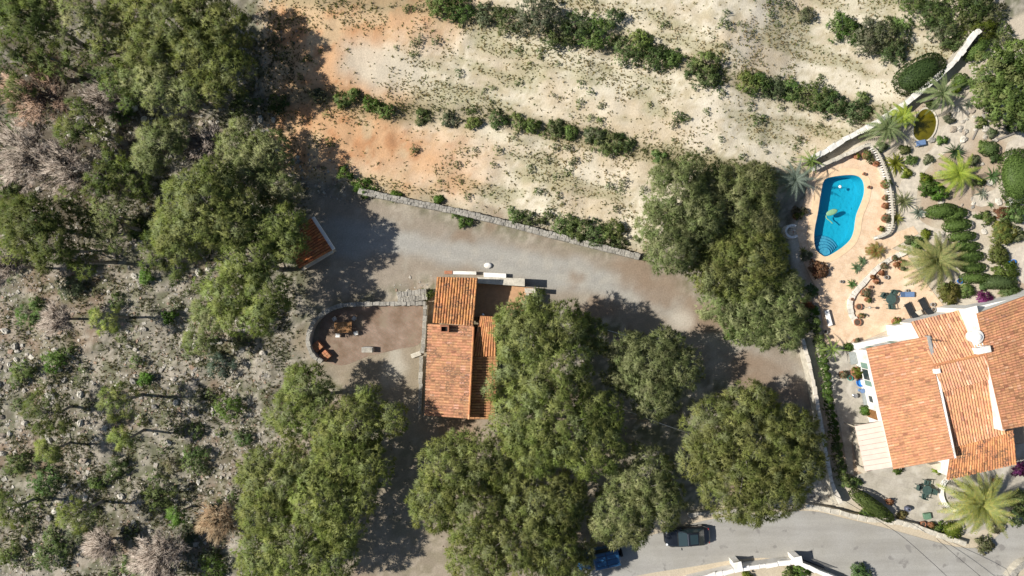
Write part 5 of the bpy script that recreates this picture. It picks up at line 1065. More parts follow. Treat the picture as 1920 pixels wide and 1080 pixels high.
for px, py, rp, lab, cols, w, n, g in ((1790, 285, 24, 'dark green spiky yucca above the bushy yellow palm', [(.055, .10, .04), (.07, .12, .05)], .06, 46, None), (1678, 307, 24, 'yellow green leafy bush plant beside the top of the balustrade', [(.22, .23, .03), (.17, .19, .03)], .09, 50, None), (1692, 378, 28, 'pale many armed cactus outside the balustrade', [(.24, .25, .13), (.2, .22, .1)], .055, 48, None),
    (1722, 398, 17, 'bluish agave beside the pale cactus', [(.16, .21, .19), (.2, .24, .2)], .09, 22, None), (1682, 410, 15, 'yellow leaved agave below the pale cactus', [(.28, .27, .06), (.2, .22, .06)], .08, 24, None), (1860, 330, 20, 'green aloe patch right of the bushy yellow palm', [(.10, .19, .06), (.13, .2, .08)], .06, 36, None),
    (1840, 362, 18, 'pale grey agave under the aloe patch', [(.26, .28, .22), (.22, .25, .2)], .07, 24, None), (1858, 384, 8, 'small round green agave on the gravel', [(.12, .2, .08)], .05, 16, None), (1815, 195, 13, 'grey green agave on the stones below the broad tree', [(.2, .24, .17)], .06, 20, None), (1838, 505, 10, 'small green agave beside the clipped hedges', [(.14, .2, .08)], .06, 18, None),
    (1606, 502, 13, 'upper rounded agave between pool and stone border', [(.12, .19, .10), (.15, .21, .12)], .09, 22, 0), (1617, 490, 13, 'right rounded agave between pool and stone border', [(.12, .19, .10), (.15, .21, .12)], .09, 22, 0), (1598, 533, 12, 'single round green agave on the stone border left of the pots', [(.11, .2, .07)], .08, 22, None), (1506, 470, 10, 'yellow spotted agave at the left side of the pool terrace', [(.26, .25, .08)], .06, 16, None)):
    rosette('agave', lab, 'plant', px, py, rp, .12, n, cols, int(px + py), 'leaf', 'leaf', (-.05, 1.35), w, trunk_r=.08, droop=.15, group=None)
# glaucous tree beside the pool terrace
rosette('glaucous_palm', 'silvery blue palm on the left edge of the pool terrace', 'palm tree', 1488, 338, 42, 1.5, 40, [(.18, .225, .185), (.22, .265, .22), (.15, .19, .155)], 70, wl=.026, nl=22, trunk_r=.14, width=.15, droop=.6, el=(-.5, 1.3))

# ------------------------------------------------------------------ clipped hedges and garden shrubs
CLIP = np.array([(.13, .20, .05), (.15, .22, .06), (.115, .18, .045)])
def clipped(label, px, py, rx, ry, h, rot=0.0, pal=CLIP, name='clipped_hedge', group=None, cat='hedge', dens=1.0, fuzz=.06, z0=0.0):
    """one smoothly clipped bush: a body of tiny leaves over a rounded form"""
    seedc[0] += 1; r = rng(seedc[0]); p = P(px, py, h * .7); s = .05 * (CAMH - h) / CAMH; a, b = rx * s, ry * s; root = thing(name, label, cat, (p.x, p.y, 0), group)
    m = MB(); m.blob((p.x, p.y, h * .48), (a * .86, b * .86, h * .46), 14, 7, rot, tuple(pal[0] * .8)); m.build('leaf_mass', FOL, root, True)
    n = int((a * b * 3.2 + (a + b) * h * 2.6) * 95 * dens); d = fib(n, r, -.35); ca, sa = math.cos(rot), math.sin(rot); q = np.stack([np.sign(d[:, 0]) * np.abs(d[:, 0]) ** .8 * a, np.sign(d[:, 1]) * np.abs(d[:, 1]) ** .8 * b, np.sign(d[:, 2]) * np.abs(d[:, 2]) ** .7 * h * .52], 1)
    q = np.stack([q[:, 0] * ca - q[:, 1] * sa, q[:, 0] * sa + q[:, 1] * ca, q[:, 2]], 1) * (1 + r.normal(0, .025, (n, 1))) + np.array([p.x, p.y, h * .48]); nn = np.stack([d[:, 0] * ca - d[:, 1] * sa, d[:, 0] * sa + d[:, 1] * ca, d[:, 2] * .8], 1)
    v, c = blades(q, nn, 4, fuzz * 1.3, .075, .8, r, pal[r.choice(len(pal), n)] * r.uniform(.78, 1.2, (n, 1)) * 1.3, SN=nn * .9 + r.normal(0, .22, nn.shape)); finish_crown(root, v, c, 'leaves'); return root
stack = [(1768, 395, 28, 13, 1.3, .15), (1797, 422, 25, 11, 1.2, .12), (1806, 443, 25, 9, 1.0, .08), (1814, 462, 24, 9, 1.0, .05), (1823, 481, 22, 9.5, 1.0, .1), (1826, 501, 23, 9.5, 1.0, 0), (1830, 521, 26, 10, 1.0, 0)]
for i, (px, py, rx, ry, h, ro) in enumerate(stack): clipped('%s clipped oval hedge from the top in the stack of seven' % ORD[i], px, py, rx, ry, h, ro, group='stack of clipped oval hedges')
clipped('low oval hedge tucked behind the topmost of the stacked hedges', 1793, 402, 22, 10, 1.1, .3)
clipped('wide pale clipped hedge right of the bottom of the stacked hedges', 1876, 529, 32, 13, 1.2, 0, np.array([(.11, .16, .06), (.13, .175, .07)]))
clipped('tall clipped hedge on the right photo edge', 1912, 330, 30, 52, 1.9, .1)
clipped('long rounded cypress hedge behind the boundary wall in the upper field', 1728, 136, 50, 28, 1.9, .55, np.array([(.06, .10, .03), (.075, .115, .035)]))
clipped('narrow green hedge along the upper boundary wall near the broad tree', 1835, 92, 26, 10, 1.4, .75); clipped('round clipped bush between highest palm and broad tree', 1803, 150, 13, 13, 1.1)
clipped('long tapering cypress hedge by the courtyard casting a black shadow', 1638, 950, 46, 13, 1.9, -.62, np.array([(.10, .14, .035), (.12, .155, .045)]))
clipped('bright green ball bush beside the courtyard palm', 1788, 995, 17, 15, 1.0, 0, LIME * .75); clipped('green ball bush beside the lounger on the side path', 1592, 651, 8, 7, .7, 0, BRIGHT); clipped('bright green ball bush at the foot of the west wing wall', 1624, 770, 9, 9, .8, 0, BRIGHT)
clipped('dark ball shrub by the stones right of the garden path', 1858, 278, 15, 13, 1.0, 0, SHRUB_D * 1.1)
hp = smooth_line([P(a, b, 1.2) for a, b in ((1527, 596), (1536, 630), (1546, 680), (1553, 730), (1561, 780), (1570, 830), (1579, 880), (1590, 915))], 6); tot = length(hp); nh = 22
for i in range(nh):
    q, an = along(hp, tot * (i + .5) / nh); seedc[0] += 1; r = rng(seedc[0]); h = float(r.uniform(1.5, 2.0)); rad = float(r.uniform(.42, .55)); root = thing('cypress', '%s cypress from the top in the hedge row along the narrow boundary wall' % ORD[i], 'cypress', (q.x, q.y, 0), 'cypress hedge row')
    L3 = [(q.x, q.y, .5, rad), (q.x + .03, q.y, .95, rad * .85), (q.x, q.y, 1.35 * h / 1.8, rad * .55), (q.x, q.y, h * .88, rad * .3)]; pal = BRIGHT * .8 if 4 < i < 16 else SHRUB
    (v, c), tips = crown_arrays(L3, pal, r, puff=.22, nt=9, nb=6, L=.16, W=.07, dens=.9, flat=1.0, inner=.2); finish_crown(root, v, c, 'foliage'); m = MB(); m.tube([(q.x, q.y, -.05), (q.x, q.y, h * .8)], [.05, .02], 6); m.build('stem', BARK, root)
tree('broad dark leaved tree at the upper right edge of the garden', [(1865, 140, 46), (1900, 165, 46), (1878, 200, 36), (1850, 175, 30), (1910, 110, 36), (1915, 215, 26)], 4.6, SHRUB * 1.0, name='broadleaf_tree', cat='tree', puff=.42, L=.2, W=.11, nt=15)
GS = [(1738, 352, 20, 1.0, BRIGHT, 'bright green bush left of the bushy yellow palm'), (1755, 360, 22, 1.0, BRIGHT, 'bright green rounded bush under the bushy yellow palm'), (1735, 335, 14, .7, LIME, 'lime bush at the curve of the garden path'), (1845, 275, 16, .8, SHRUB, 'green bush beside the dark ball shrub'), (1865, 295, 12, .6, SHRUB_D, 'dark small bush below the dark ball shrub'),
    (1880, 400, 16, .7, REDL * .7 + .02, 'reddish brown bush beside the tall hedge on the edge'), (1905, 400, 26, 1.0, SHRUB, 'green bush below the tall hedge on the right edge'), (1882, 438, 30, 1.0, np.array([(.24, .25, .06), (.18, .21, .06), (.14, .2, .05)]), 'loose yellow flowering bush right of the stacked hedges'), (1872, 478, 24, .8, np.array([(.2, .23, .07), (.15, .2, .05)]), 'loose green flowering bush below the yellow one'),
    (1905, 440, 20, .9, SHRUB_G, 'grey green bush on the right edge by the yellow flowers'), (1885, 510, 26, .8, np.array([(.17, .22, .05), (.13, .19, .04)]), 'low green bush above the wide pale hedge'), (1780, 552, 26, .9, np.array([(.17, .21, .05), (.21, .22, .07)]), 'yellow green bush above the north wall of the villa'), (1812, 545, 18, .8, SHRUB, 'green bush by the bougainvillea at the villa'), (1845, 562, 18, .7, PURP, 'purple bougainvillea against the villa north wall'), (1895, 550, 24, .9, SHRUB_D, 'dark bush behind the villa at the right edge'),
    (1912, 880, 18, .9, PURP * .6, 'dark purple bush at the right photo edge below the porch roof'), (1912, 940, 26, 1.3, SHRUB, 'green bush at the right edge beside the courtyard palm'), (1905, 970, 22, 1.2, SHRUB_D, 'dark bush at the right edge above the lane'), (1845, 1022, 20, .8, SHRUB_G, 'grey green trailing bush under the courtyard palm at the lane'), (1868, 985, 18, .9, SHRUB_G, 'grey green bush right of the courtyard palm trunk'),
    (1750, 990, 12, .5, SHRUB, 'low green plant by the kerb wall in the courtyard'), (1760, 985, 8, .5, BRIGHT, 'tiny bright plant by the kerb wall in the courtyard'), (1625, 962, 18, .6, BRIGHT * .9, 'bright green plant between long cypress hedge and lane'), (1690, 965, 10, .4, np.array([(.3, .26, .1), (.2, .2, .07)]), 'straw coloured plant at the corner of the courtyard'), (1755, 882, 9, .6, LIME, 'lime plant in the corner of the porch'),
    (1682, 882, 9, .4, BRIGHT * .8, 'small plant at the corner of the west wing'), (1510, 575, 20, .9, REDL, 'reddish dry bush left of the pool terrace'), (1535, 505, 22, .9, REDL * .9 + .03, 'reddish branched shrub below the pool on the terrace edge'), (1520, 545, 16, .9, SHRUB_D, 'dark bush on the terrace edge under the lowest pine'), (1500, 398, 14, .7, SHRUB_G, 'grey shrub by the silvery palm at the terrace edge'), (1512, 480, 12, .5, np.array([(.3, .28, .2), (.22, .22, .14)]), 'pale dry plant left of the pool steps'),
    (1500, 1072, 20, .8, BRIGHT, 'bright bush behind the white lane wall near the right pillar'), (1478, 1078, 18, .8, SHRUB, 'green bush behind the white lane wall at the bottom edge'), (1610, 1075, 22, 1.0, SHRUB_D, 'dark plant on the bottom edge right of the sliding gate'), (1400, 1080, 12, .6, LIME, 'lime bush behind the left white pillar'), (1395, 600, 20, .8, BRIGHT, 'bright green undergrowth below the lowest pine of the clump'), (1375, 625, 20, .8, BRIGHT, 'bright green undergrowth patch at the drive side of the clump'),
    (1505, 612, 18, .8, SHRUB_D, 'dark ivy clump at the head of the cypress hedge'), (1520, 585, 18, .9, BRIGHT * .8, 'green ivy clump beside the terrace corner'), (1600, 905, 14, .9, SHRUB, 'green bush at the lower end of the cypress row'), (1780, 222, 12, .5, SHRUB_G, 'grey low plant among the stones below the highest palm'), (1838, 230, 14, .6, SHRUB, 'green plant at the end of the stone beds'), (1905, 235, 20, 1.0, SHRUB_D, 'dark bush under the broad tree at the right edge'), (1860, 250, 10, .5, SHRUB_G, 'small grey plant by the wooden beam'), (1632, 300, 8, .5, SHRUB, 'small green plant inside the terrace wall by the pool'),
    (1710, 300, 12, .6, SHRUB, 'green bush beside the path below the pond'), (1700, 325, 10, .5, LIME, 'lime plant outside the top curve of the balustrade'), (1740, 300, 10, .5, SHRUB_G, 'grey plant at the left edge of the upper path'), (1768, 262, 10, .5, SHRUB, 'green plant between pond and stone beds'),
    (1825, 300, 12, .6, SHRUB_G, 'grey green plant above the aloe patch'), (1835, 340, 12, .6, SHRUB, 'green plant between bushy palm and aloe patch'), (1850, 410, 14, .6, SHRUB, 'green plant above the yellow flowering bush'), (1835, 405, 8, .5, BRIGHT, 'upright bright plant right of the topmost stacked hedge'), (1895, 360, 12, .6, SHRUB_G, 'grey plant under the tall edge hedge'),
    (1720, 455, 16, .8, SHRUB, 'green bush left of the large pale palm'), (1705, 450, 12, .6, SHRUB_G, 'grey bush on the path edge below the balustrade'), (1735, 440, 12, .6, LIME, 'lime bush above the large pale palm'), (1770, 540, 14, .7, SHRUB, 'green bush at the foot of the large pale palm'), (1848, 535, 14, .6, SHRUB_D, 'dark bush right of the lowest stacked hedge'),
    (1860, 215, 14, .7, SHRUB_D, 'dark bush at the lower edge of the broad tree'), (1790, 165, 12, .7, LIME, 'lime bush right of the highest palm'), (1745, 195, 10, .6, SHRUB_D, 'dark plant between highest palm and pond'), (1695, 280, 10, .5, SHRUB, 'green plant below the dark spiky palm'), (1655, 275, 10, .5, SHRUB_G, 'grey plant outside the terrace wall below the dark palm'), (1905, 300, 12, .8, SHRUB, 'green plant at the top of the tall edge hedge'),
    (802, 552, 12, .7, SHRUB, 'green climber on the corner of the small house')]
for px, py, rp, h, pal, lab in GS: shrub(lab, px, py, rp, h, np.asarray(pal), 'villa garden shrubs' if px > 1600 else None, 'garden_shrub', puff=.25)
# ------------------------------------------------------------------ pots, furniture and small things
def pot(label, px, py, rpx, h=.35, mat=None, plant=None, group='potted plants'):
    p = P(px, py, .3); z = .08 if sdist(np.array([px]), np.array([py]), PATIO_PX)[0] < 0 else .05; R = max(.14, rpx * .05); root = thing('potted_plant', label, 'potted plant', (p.x, p.y, z), group)
    m = MB(); m.lathe((p.x, p.y, z), [(R * .6, 0), (R * .85, h * .8), (R, h * .82), (R, h), (R * .82, h), (R * .8, h * .86), (R * .1, h * .85)], 14); m.build('pot', mat or TERRA, root, False)
    if plant is not None:
        seedc[0] += 1; r = rng(seedc[0]); (v, c), t = crown_arrays([(p.x, p.y, z + h + R * .3, R * 1.05)], plant, r, puff=.16, nt=9, nb=6, L=.14, W=.05, dens=1.0, flat=.8); finish_crown(root, v, c, 'foliage')
    else:
        m = MB(); m.lathe((p.x, p.y, z + h * .86), [(R * .78, 0), (R * .7, .03), (R * .1, .05)], 12); m.build('soil', M('pot_soil', (.09, .065, .045), .95, .3, 9.0), root)
    return root
POTS = [(1622, 292, 8, 'potted green plant at the top of the pool terrace near the wall', SHRUB), (1605, 294, 5, 'small potted plant left of the top terrace pot', LIME * .8), (1641, 308, 5, 'reddish potted plant at the top of the balustrade', REDL), (1658, 346, 9, 'potted shrub half way down the balustrade', SHRUB), (1658, 371, 5, 'small pot below the half way balustrade shrub', SHRUB_G), (1658, 386, 6, 'brown potted plant in the middle of the lower balustrade', REDL), (1658, 410, 8, 'potted bush near the lower end of the balustrade', SHRUB_G), (1650, 429, 5, 'lowest potted plant by the balustrade end', LIME * .7),
    (1491, 406, 6, 'left pot of the pair at the left pool side', LIME * .7), (1500, 399, 5, 'right pot of the pair at the left pool side', SHRUB), (1620, 326, 3, 'tiny dark pot at the top right of the pool', None), (1629, 351, 3, 'tiny pot right of the pool upper half', None), (1675, 484, 5, 'potted cactus at the upper end of the stone border', SHRUB_G), (1679, 496, 5, 'red potted plant below the border end cactus', REDL), (1690, 492, 5, 'green potted plant right of the red one', SHRUB), (1690, 504, 4, 'grey pot below the green potted plant', SHRUB_G), (1655, 499, 6, 'round cactus pot on the stone border', SHRUB_G),
    (1651, 512, 5, 'brown pot beside the round cactus pot', REDL), (1661, 520, 4, 'small pale pot right of the brown one', None), (1634, 519, 4, 'reddish pot on the middle of the stone border', REDL), (1641, 527, 5, 'larger red pot on the middle of the stone border', REDL), (1632, 538, 3, 'small red pot on the border below the larger red pot', None), (1620, 549, 8, 'green potted bush at the bend of the stone border', SHRUB_G), (1625, 562, 5, 'small green potted plant under the bend bush', SHRUB), (1609, 575, 6, 'dark red pot on the lower stone border', None), (1613, 592, 5, 'green potted plant on the lower stone border', SHRUB), (1606, 604, 7, 'large grey pot at the end of the stone border', None),
    (1678, 603, 8, 'yellow green potted palm near the villa balcony', LIME), (1675, 621, 6, 'brown pot at the corner of the villa ledge', SHRUB_G), (1605, 639, 5, 'grey potted plant at the north west villa corner', SHRUB_G), (1547, 622, 4, 'small pot at the terrace edge under the bench', None), (1577, 528, 3, 'tiny pot alone on the terrace below the pool', None), (1597, 561, 3, 'tiny dark pot on the stone border', None), (1748, 571, 4, 'upper terracotta pot by the villa balcony steps', None), (1749, 580, 4, 'lower terracotta pot by the villa balcony steps', None),
    (1579, 702, 7, 'round leafy pot on the side path left of the teal pot', SHRUB_G), (1603, 697, 10, 'large yellow green potted shrub on the side path', LIME * .8), (1605, 707, 4, 'red potted flower under the large side path shrub', REDL), (1612, 706, 4, 'second dark red pot against the side path wall', REDL), (1666, 940, 6, 'pot with brown plant in the courtyard by the long hedge', REDL * .8), (1730, 982, 5, 'left terracotta pot by the courtyard kerb', None), (1744, 983, 5, 'right terracotta pot by the courtyard kerb', REDL), (1866, 901, 5, 'dark pot beside the palm under the porch roof', SHRUB_D),
    (1700, 545, 3, 'small pot near the blue lounger', None), (1800, 480, 4, 'small pot hidden beside the large pale palm', None)]
for px, py, rp, lab, pl in POTS: pot(lab, px, py, rp, .3 + .02 * rp, None if pl is not None and rp > 4 else CONC if pl is None and (px + py) % 2 else TERRA, pl)
for px, py, mat, lab in ((1594, 709, TEALP, 'teal glazed pot on the side path'), (1800, 527, BLUEP, 'bright blue bowl below the stacked hedges'), (1891, 495, BLUEP, 'left bright blue tub at the right garden edge'), (1900, 491, BLUEP, 'right bright blue tub at the right garden edge')):
    pot(lab, px, py, 5, .3, mat, None, 'glazed pots')
p = P(1612, 717, .2); m = MB(); m.lathe((p.x, p.y, .05), [(.25, 0), (.36, .3), (.4, .32), (.36, .33), (.3, .06), (.02, .05)], 18); tag(m.build('basin', BLUEP), 'bright blue round basin beside the white villa wall', 'basin')
def slab_furn(name, label, cat, px, py, L, W, h, rot, mat, back=0.0, leg_mat=None, group=None, slats=7):
    """lounger or bench: frame rails, legs, slats and a raised back"""
    p = P(px, py, h); z = .085 if sdist(np.array([px]), np.array([py]), PATIO_PX)[0] < 0 else .055; root = thing(name, label, cat, (p.x, p.y, z), group); X = Matrix.Translation((p.x, p.y, z)) @ Matrix.Rotation(rot, 4, 'Z'); lm = leg_mat or mat
    for s in (-1, 1): m = MB(); m.box((0, s * (W / 2 - .03), h - .08), (L, .05, .06)); m.build('side_rail', lm, root, xf=X)
    for sx in (-.38, .38):
        for sy in (-1, 1): m = MB(); m.box((sx * L, sy * (W / 2 - .04), 0), (.05, .05, h - .08)); m.build('leg', lm, root, xf=X)
    xb = -L / 2 + L * .36 if back else -L / 2; n = slats; ln = (L / 2 - xb) / n
    m = MB(); m.box(((xb + L / 2) / 2, 0, h - .02), (L / 2 - xb - .02, W - .08, .07)); m.build('seat_cushion', mat, root, xf=X, bevel=.02)
    if back:
        m = MB(); l = L * .36; a = back; q = [Vector((xb, s * (W / 2 - .04), h + .0)) for s in (-1, 1)] + [Vector((xb - l * math.cos(a), s * (W / 2 - .04), h + l * math.sin(a))) for s in (1, -1)]; m.add(q + [v + Vector((0, 0, .07)) for v in q], [(3, 2, 1, 0), (4, 5, 6, 7), (0, 1, 5, 4), (1, 2, 6, 5), (2, 3, 7, 6), (3, 0, 4, 7)]); m.build('backrest', mat, root, xf=X)
    return root
slab_furn('sun_lounger', 'left black sun lounger on the terrace by the villa', 'sun lounger', 1708, 584, 1.75, .62, .32, math.radians(117), BLACKP, .5, group='black sun loungers')
slab_furn('sun_lounger', 'right black sun lounger on the terrace by the villa', 'sun lounger', 1734, 575, 1.75, .62, .32, math.radians(117), BLACKP, .5, group='black sun loungers')
slab_furn('sun_lounger', 'blue grey lounger beside the round terrace table', 'sun lounger', 1699, 552, 1.45, .5, .32, 0.0, BLUEF, .4)
slab_furn('side_table', 'small beige side table between the two black loungers', 'table', 1722, 587, .6, .5, .35, .4, CREAM)
slab_furn('bench', 'grey cushioned bench on the side path against the villa', 'bench', 1600, 671, 1.2, .68, .4, math.radians(100), GREYM, .0)
slab_furn('bench', 'long grey bench on the side path near the wooden door', 'bench', 1622, 746, 1.3, .5, .4, math.radians(102), GREYM, .0)
slab_furn('stone_bench', 'white stone bench on the left edge of the terrace', 'bench', 1553, 596, 1.5, .45, .4, math.radians(105), WHITE, .0)
def table_set(label, px, py, R, n, mat, chair_labels, seed, h=.72, z=.085):
    p = P(px, py, h); r = rng(seed); root = thing('round_table', label, 'table', (p.x, p.y, z)); m = MB(); m.lathe((p.x, p.y, z + h - .04), [(R * .96, 0), (R, .02), (R * .97, .045)], 22); m.build('table_top', mat, root)
    for k in range(4): a = k * math.pi / 2 + .4; m = MB(); m.tube([(p.x + math.cos(a) * R * .75, p.y + math.sin(a) * R * .75, z), (p.x + math.cos(a) * R * .6, p.y + math.sin(a) * R * .6, z + h - .04)], .025, 6); m.build('leg', mat, root)
    for k, (a, lab) in enumerate(chair_labels):
        q = Vector((p.x + math.cos(a) * (R + .18), p.y + math.sin(a) * (R + .18), z)); c = thing('garden_chair', lab, 'chair', q, 'garden chairs'); X = Matrix.Translation(q) @ Matrix.Rotation(a, 4, 'Z')
        m = MB(); m.box((0, 0, .40), (.46, .46, .05)); m.build('seat', mat, c, xf=X, bevel=.02); m = MB(); m.box((.24, 0, .45), (.05, .44, .42)); m.build('backrest', mat, c, xf=X, bevel=.015)
        for sx in (-.19, .19):
            for sy in (-.19, .19): m = MB(); m.box((sx, sy, 0), (.04, .04, .4)); m.build('leg', mat, c, xf=X)
        for sy in (-.24, .24): m = MB(); m.box((.02, sy, .6), (.4, .05, .04)); m.build('armrest', mat, c, xf=X)
table_set('dark round table on the lower pool terrace', 1670, 561, .48, 3, DGREEN, ((math.radians(150), 'left dark chair at the round terrace table'), (math.radians(-80), 'lower dark chair at the round terrace table'), (math.radians(60), 'upper dark chair at the round terrace table')), 1)
table_set('dark green round table in the grey courtyard', 1738, 919, .45, 4, DGREEN, ((math.radians(165), 'left green chair at the courtyard table'), (math.radians(80), 'upper green chair at the courtyard table'), (math.radians(-100), 'lower green chair at the courtyard table'), (math.radians(-15), 'right green chair at the courtyard table')), 2, z=.06)
# garden lamp lying shadow, small tables, parasol base
def lathe_thing(name, label, cat, px, py, parts, group=None, z=.08):
    p = P(px, py, .3); root = thing(name, label, cat, (p.x, p.y, z), group)
    for nm, prof, mat in parts: m = MB(); m.lathe((p.x, p.y, z), prof, 14); m.build(nm, mat, root)
    return root
lathe_thing('garden_lamp', 'slim lamp post on the terrace throwing a thin shadow', 'lamp', 1619, 576, [('base', [(.14, 0), (.14, .05), (.03, .07)], STONE), ('post', [(.025, .07), (.025, 1.2)], STONE), ('lantern', [(.05, 1.2), (.12, 1.25), (.12, 1.42), (.03, 1.5)], STONE)])
lathe_thing('round_stool', 'small ring shaped stool on the side path', 'stool', 1603, 742, [('seat', [(.2, .36), (.22, .4), (.12, .42)], METAL), ('pedestal', [(.14, 0), (.05, .08), (.05, .36)], METAL)], z=.055)
lathe_thing('plant_stand', 'blue grey plant stand beside the long bench', 'stand', 1614, 732, [('column', [(.16, 0), (.1, .1), (.1, .5), (.22, .55), (.22, .6)], BLUEF)], z=.055)
lathe_thing('water_urn', 'dark urn in the courtyard beside the long cypress hedge', 'urn', 1700, 953, [('urn_body', [(.12, 0), (.26, .25), (.24, .5), (.14, .6), (.18, .66)], M('urn_glaze', (.09, .10, .14), .4, .2, 5.0)), ('urn_mouth', [(.13, .655), (.05, .665)], DARKHOLE)], z=.06)
lathe_thing('drain_cover', 'round stone disc in the courtyard beside the palm ring', 'disc', 1764, 948, [('disc', [(.2, 0), (.2, .03), (.02, .035)], STONE)], z=.06)
m = MB(); p = P(1739, 968, .3); m.box((p.x, p.y, .06), (.6, .55, .35), .2); tag(m.build('green_crate', M('crate_green', (.11, .2, .13), .7, .2, 6.0), bevel=.02), 'green box standing on the courtyard near the kerb', 'box')
rp_ = P(1800, 922); ring_ = [(rp_.x + math.cos(a) * 1.6 - .3, rp_.y + math.sin(a) * 1.7, 0) for a in [math.radians(q) for q in range(95, 300, 12)]]
stw = thing('palm_ring', 'curved white stone ring wall around the courtyard palm bed', 'wall', (rp_.x, rp_.y, 0)); rv = [Vector(q) for q in ring_]; L, R = offset_line(rv, .28); ribbon(L, R, 0, .4).build('ring_body', WHITE, stw)
# oven like white nook left of the pool
nook = thing('outdoor_shower', 'white rounded shower nook at the left pool edge', 'shower', P(1482, 435)); nc = P(1484, 434, .8); arc = [Vector((nc.x + math.cos(a) * .62, nc.y + math.sin(a) * .55, 0)) for a in [math.radians(q) for q in range(60, 330, 15)]]; L, R = offset_line(arc, .2); ribbon(L, R, 0, 1.1).build('curved_wall', WHITE, nook)
m = MB(); m.lathe((nc.x, nc.y, 0), [(.5, 0), (.5, .1), (.02, .11)], 18); m.build('tray', TERRA, nook); m = MB(); m.tube([(nc.x - .5, nc.y, 1.0), (nc.x - .5, nc.y, 2.0), (nc.x - .2, nc.y, 2.1)], .025, 6); m.build('pipe', METAL, nook)
# courtyard planter wedge beside the porch
m = MB(); m.prism([(q.x, q.y) for q in PL([(1745, 872), (1768, 867), (1768, 884), (1752, 880)], 1.0)], 0, 1.0); tag(m.build('low_wall', CREAM, bevel=.02), 'small wedge of plastered wall beside the porch', 'wall')
# yard furniture
tb = thing('wooden_table', 'rough brown wooden table in the shade of the walled yard', 'table', P(643, 615)); tc = P(643, 614, .75)
for k in range(5): m = MB(); m.box((tc.x, tc.y - .4 + k * .2, .71), (1.6, .185, .05), .06); m.build('plank', WOOD, tb)
for sx in (-.65, .65):
    for sy in (-.35, .35): m = MB(); m.box((tc.x + sx, tc.y + sy, .02), (.09, .09, .69), .06); m.build('leg', WOOD, tb)
for i, (px, py, lab) in enumerate(((633, 629, 'white plastic stool at the lower left of the yard table'), (667, 625, 'pale stool at the lower right of the yard table'), (627, 598, 'grey stool at the upper left of the yard table'), (664, 597, 'grey stool at the upper right of the yard table'))):
    p = P(px, py, .4); st = thing('stool', lab, 'stool', (p.x, p.y, .02), 'stools round the yard table'); m = MB(); m.box((p.x, p.y, .38), (.4, .36, .05), .3 * i); m.build('seat', WHITE if i < 2 else CONC, st, bevel=.02)
    for sx in (-.14, .14):
        for sy in (-.12, .12): m = MB(); m.box((p.x + sx, p.y + sy, .02), (.05, .05, .36)); m.build('leg', WHITE if i < 2 else CONC, st)
for px, py, lab in ((594, 650, 'upper brick planter box on the curved yard wall'), (609, 667, 'lower brick planter box on the curved yard wall')):
    p = P(px, py, .6); b = thing('brick_planter', lab, 'planter', (p.x, p.y, 0), 'brick planters in the yard'); rz = math.radians(-48)
    m = MB(); m.box((p.x, p.y, 0), (.78, .78, .55), rz); m.build('planter_box', TERRA, b); X = Matrix.Translation((p.x, p.y, 0)) @ Matrix.Rotation(rz, 4, 'Z')
    for i in range(3):
        for j in range(3): m = MB(); m.box((-.27 + i * .27, -.27 + j * .27, .55), (.255, .255, .05), 0, .97, None); m.c = [(.42 + .05 * ((i * 2 + j) % 3 - 1), .19, .10)] * 8; m.build('cap_tile', TILE, b, xf=X)
bq = thing('stone_barbecue', 'low grey stone barbecue with iron plate in the yard', 'barbecue', P(690, 656)); p = P(690, 656, .6)
for dx, dy, sx, sy in ((-.5, 0, .2, .5), (.35, 0, .2, .5), (-.08, .22, .66, .12)): m = MB(); m.box((p.x + dx, p.y + dy, 0), (sx, sy, .6)); m.build('pier', CONC, bq, bevel=.02)
m = MB(); m.box((p.x - .08, p.y - .02, .6), (.95, .44, .05)); m.build('plate', STONE, bq)
m = MB(); p = P(780, 665, .2); m.box((p.x, p.y, 0), (.95, .42, .24), .35); tag(m.build('stone_slab', STONE_L, bevel=.03), 'pale stone slab at the open corner of the yard', 'slab')
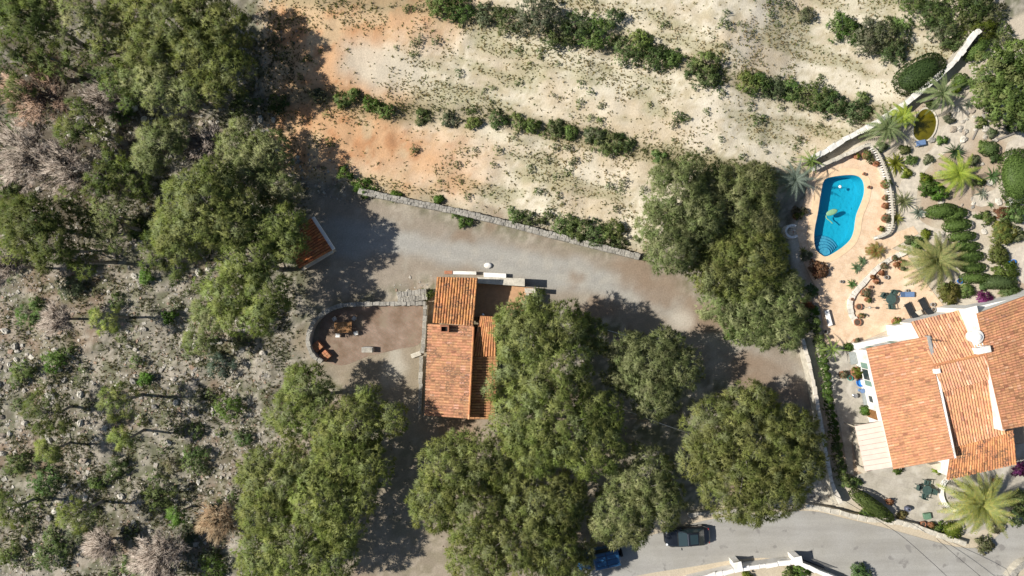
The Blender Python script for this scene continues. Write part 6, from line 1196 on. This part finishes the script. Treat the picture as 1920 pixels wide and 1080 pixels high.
# beams, stones and beds in the top right garden
for a, b, lab, rr in (((1848, 270), (1925, 240), 'long grey timber beam lying at the right edge below the broad tree', .09), ((1822, 262), (1850, 205), 'dark timber edging beside the stone beds', .06)):
    m = MB(); p0, p1 = P(*a), P(*b); t = (p1 - p0); m.box(((p0 + p1) / 2) + Vector((0, 0, .02)), (t.length, rr * 2, rr * 2), math.atan2(t.y, t.x)); tag(m.build('timber_beam', BARKG, bevel=.02), lab, 'beam')
r = rng(404); k = 0
for i in range(60):
    px, py = (float(r.uniform(1785, 1850)), float(r.uniform(200, 262))) if i < 26 else (float(r.uniform(1690, 1905)), float(r.uniform(262, 460)))
    if px < 1690 or sdist(np.array([px]), np.array([py]), PATIO_PX)[0] < 6: continue
    o = bpy.data.objects.new('garden_stone', rock_me[i % 6]); COL.objects.link(o); o.location = P(px, py, .03); s = float(r.uniform(.35, .95)); o.scale = (s, s, s * .7); o.rotation_euler = (0, 0, float(r.uniform(0, 6.28))); tag(o, 'pale ornamental stone set in the beds of the upper villa garden', 'stone', 'ornamental stones in the villa garden')
slab_furn('outdoor_bench', 'blue grey seat beside the garden pond', 'seat', 1726, 268, .9, .5, .4, .2, BLUEF, 0)
slab_furn('white_chair', 'white garden chair on the gravel by the tall right hedge', 'chair', 1893, 380, .6, .55, .42, .5, WHITE, 1.2)
# cables
def cable(label, pts, rad=.02): c = smooth_line([P(*q) for q in pts], 8); m = MB(); m.tube(c, rad, 5); tag(m.build('overhead_cable', BLACKP if rad > .019 else METAL), label, 'cable', 'overhead cables')
cable('left overhead cable crossing the lane from the courtyard hedge', [(1560, 925, 3.0), (1650, 978, 3.2), (1692, 1006, 3.6), (1738, 1046, 4.2), (1780, 1085, 5.0), (1840, 1145, 6.0)], .022)
cable('right overhead cable crossing the lane near the courtyard palm', [(1756, 1010, .7), (1790, 1040, 2.0), (1840, 1082, 3.6), (1900, 1135, 5.0)], .022)
cable('pale overhead cable between the pines beside the round pine', [(1050, 594, 5.6), (1110, 611, 5.3), (1180, 631, 5.0), (1240, 650, 4.8)], .018)
cable('pale overhead cable dipping between the broad pine and the widest pine', [(1120, 748, 6.0), (1180, 772, 5.0), (1230, 791, 4.6), (1300, 815, 4.6), (1340, 828, 4.8)], .018)
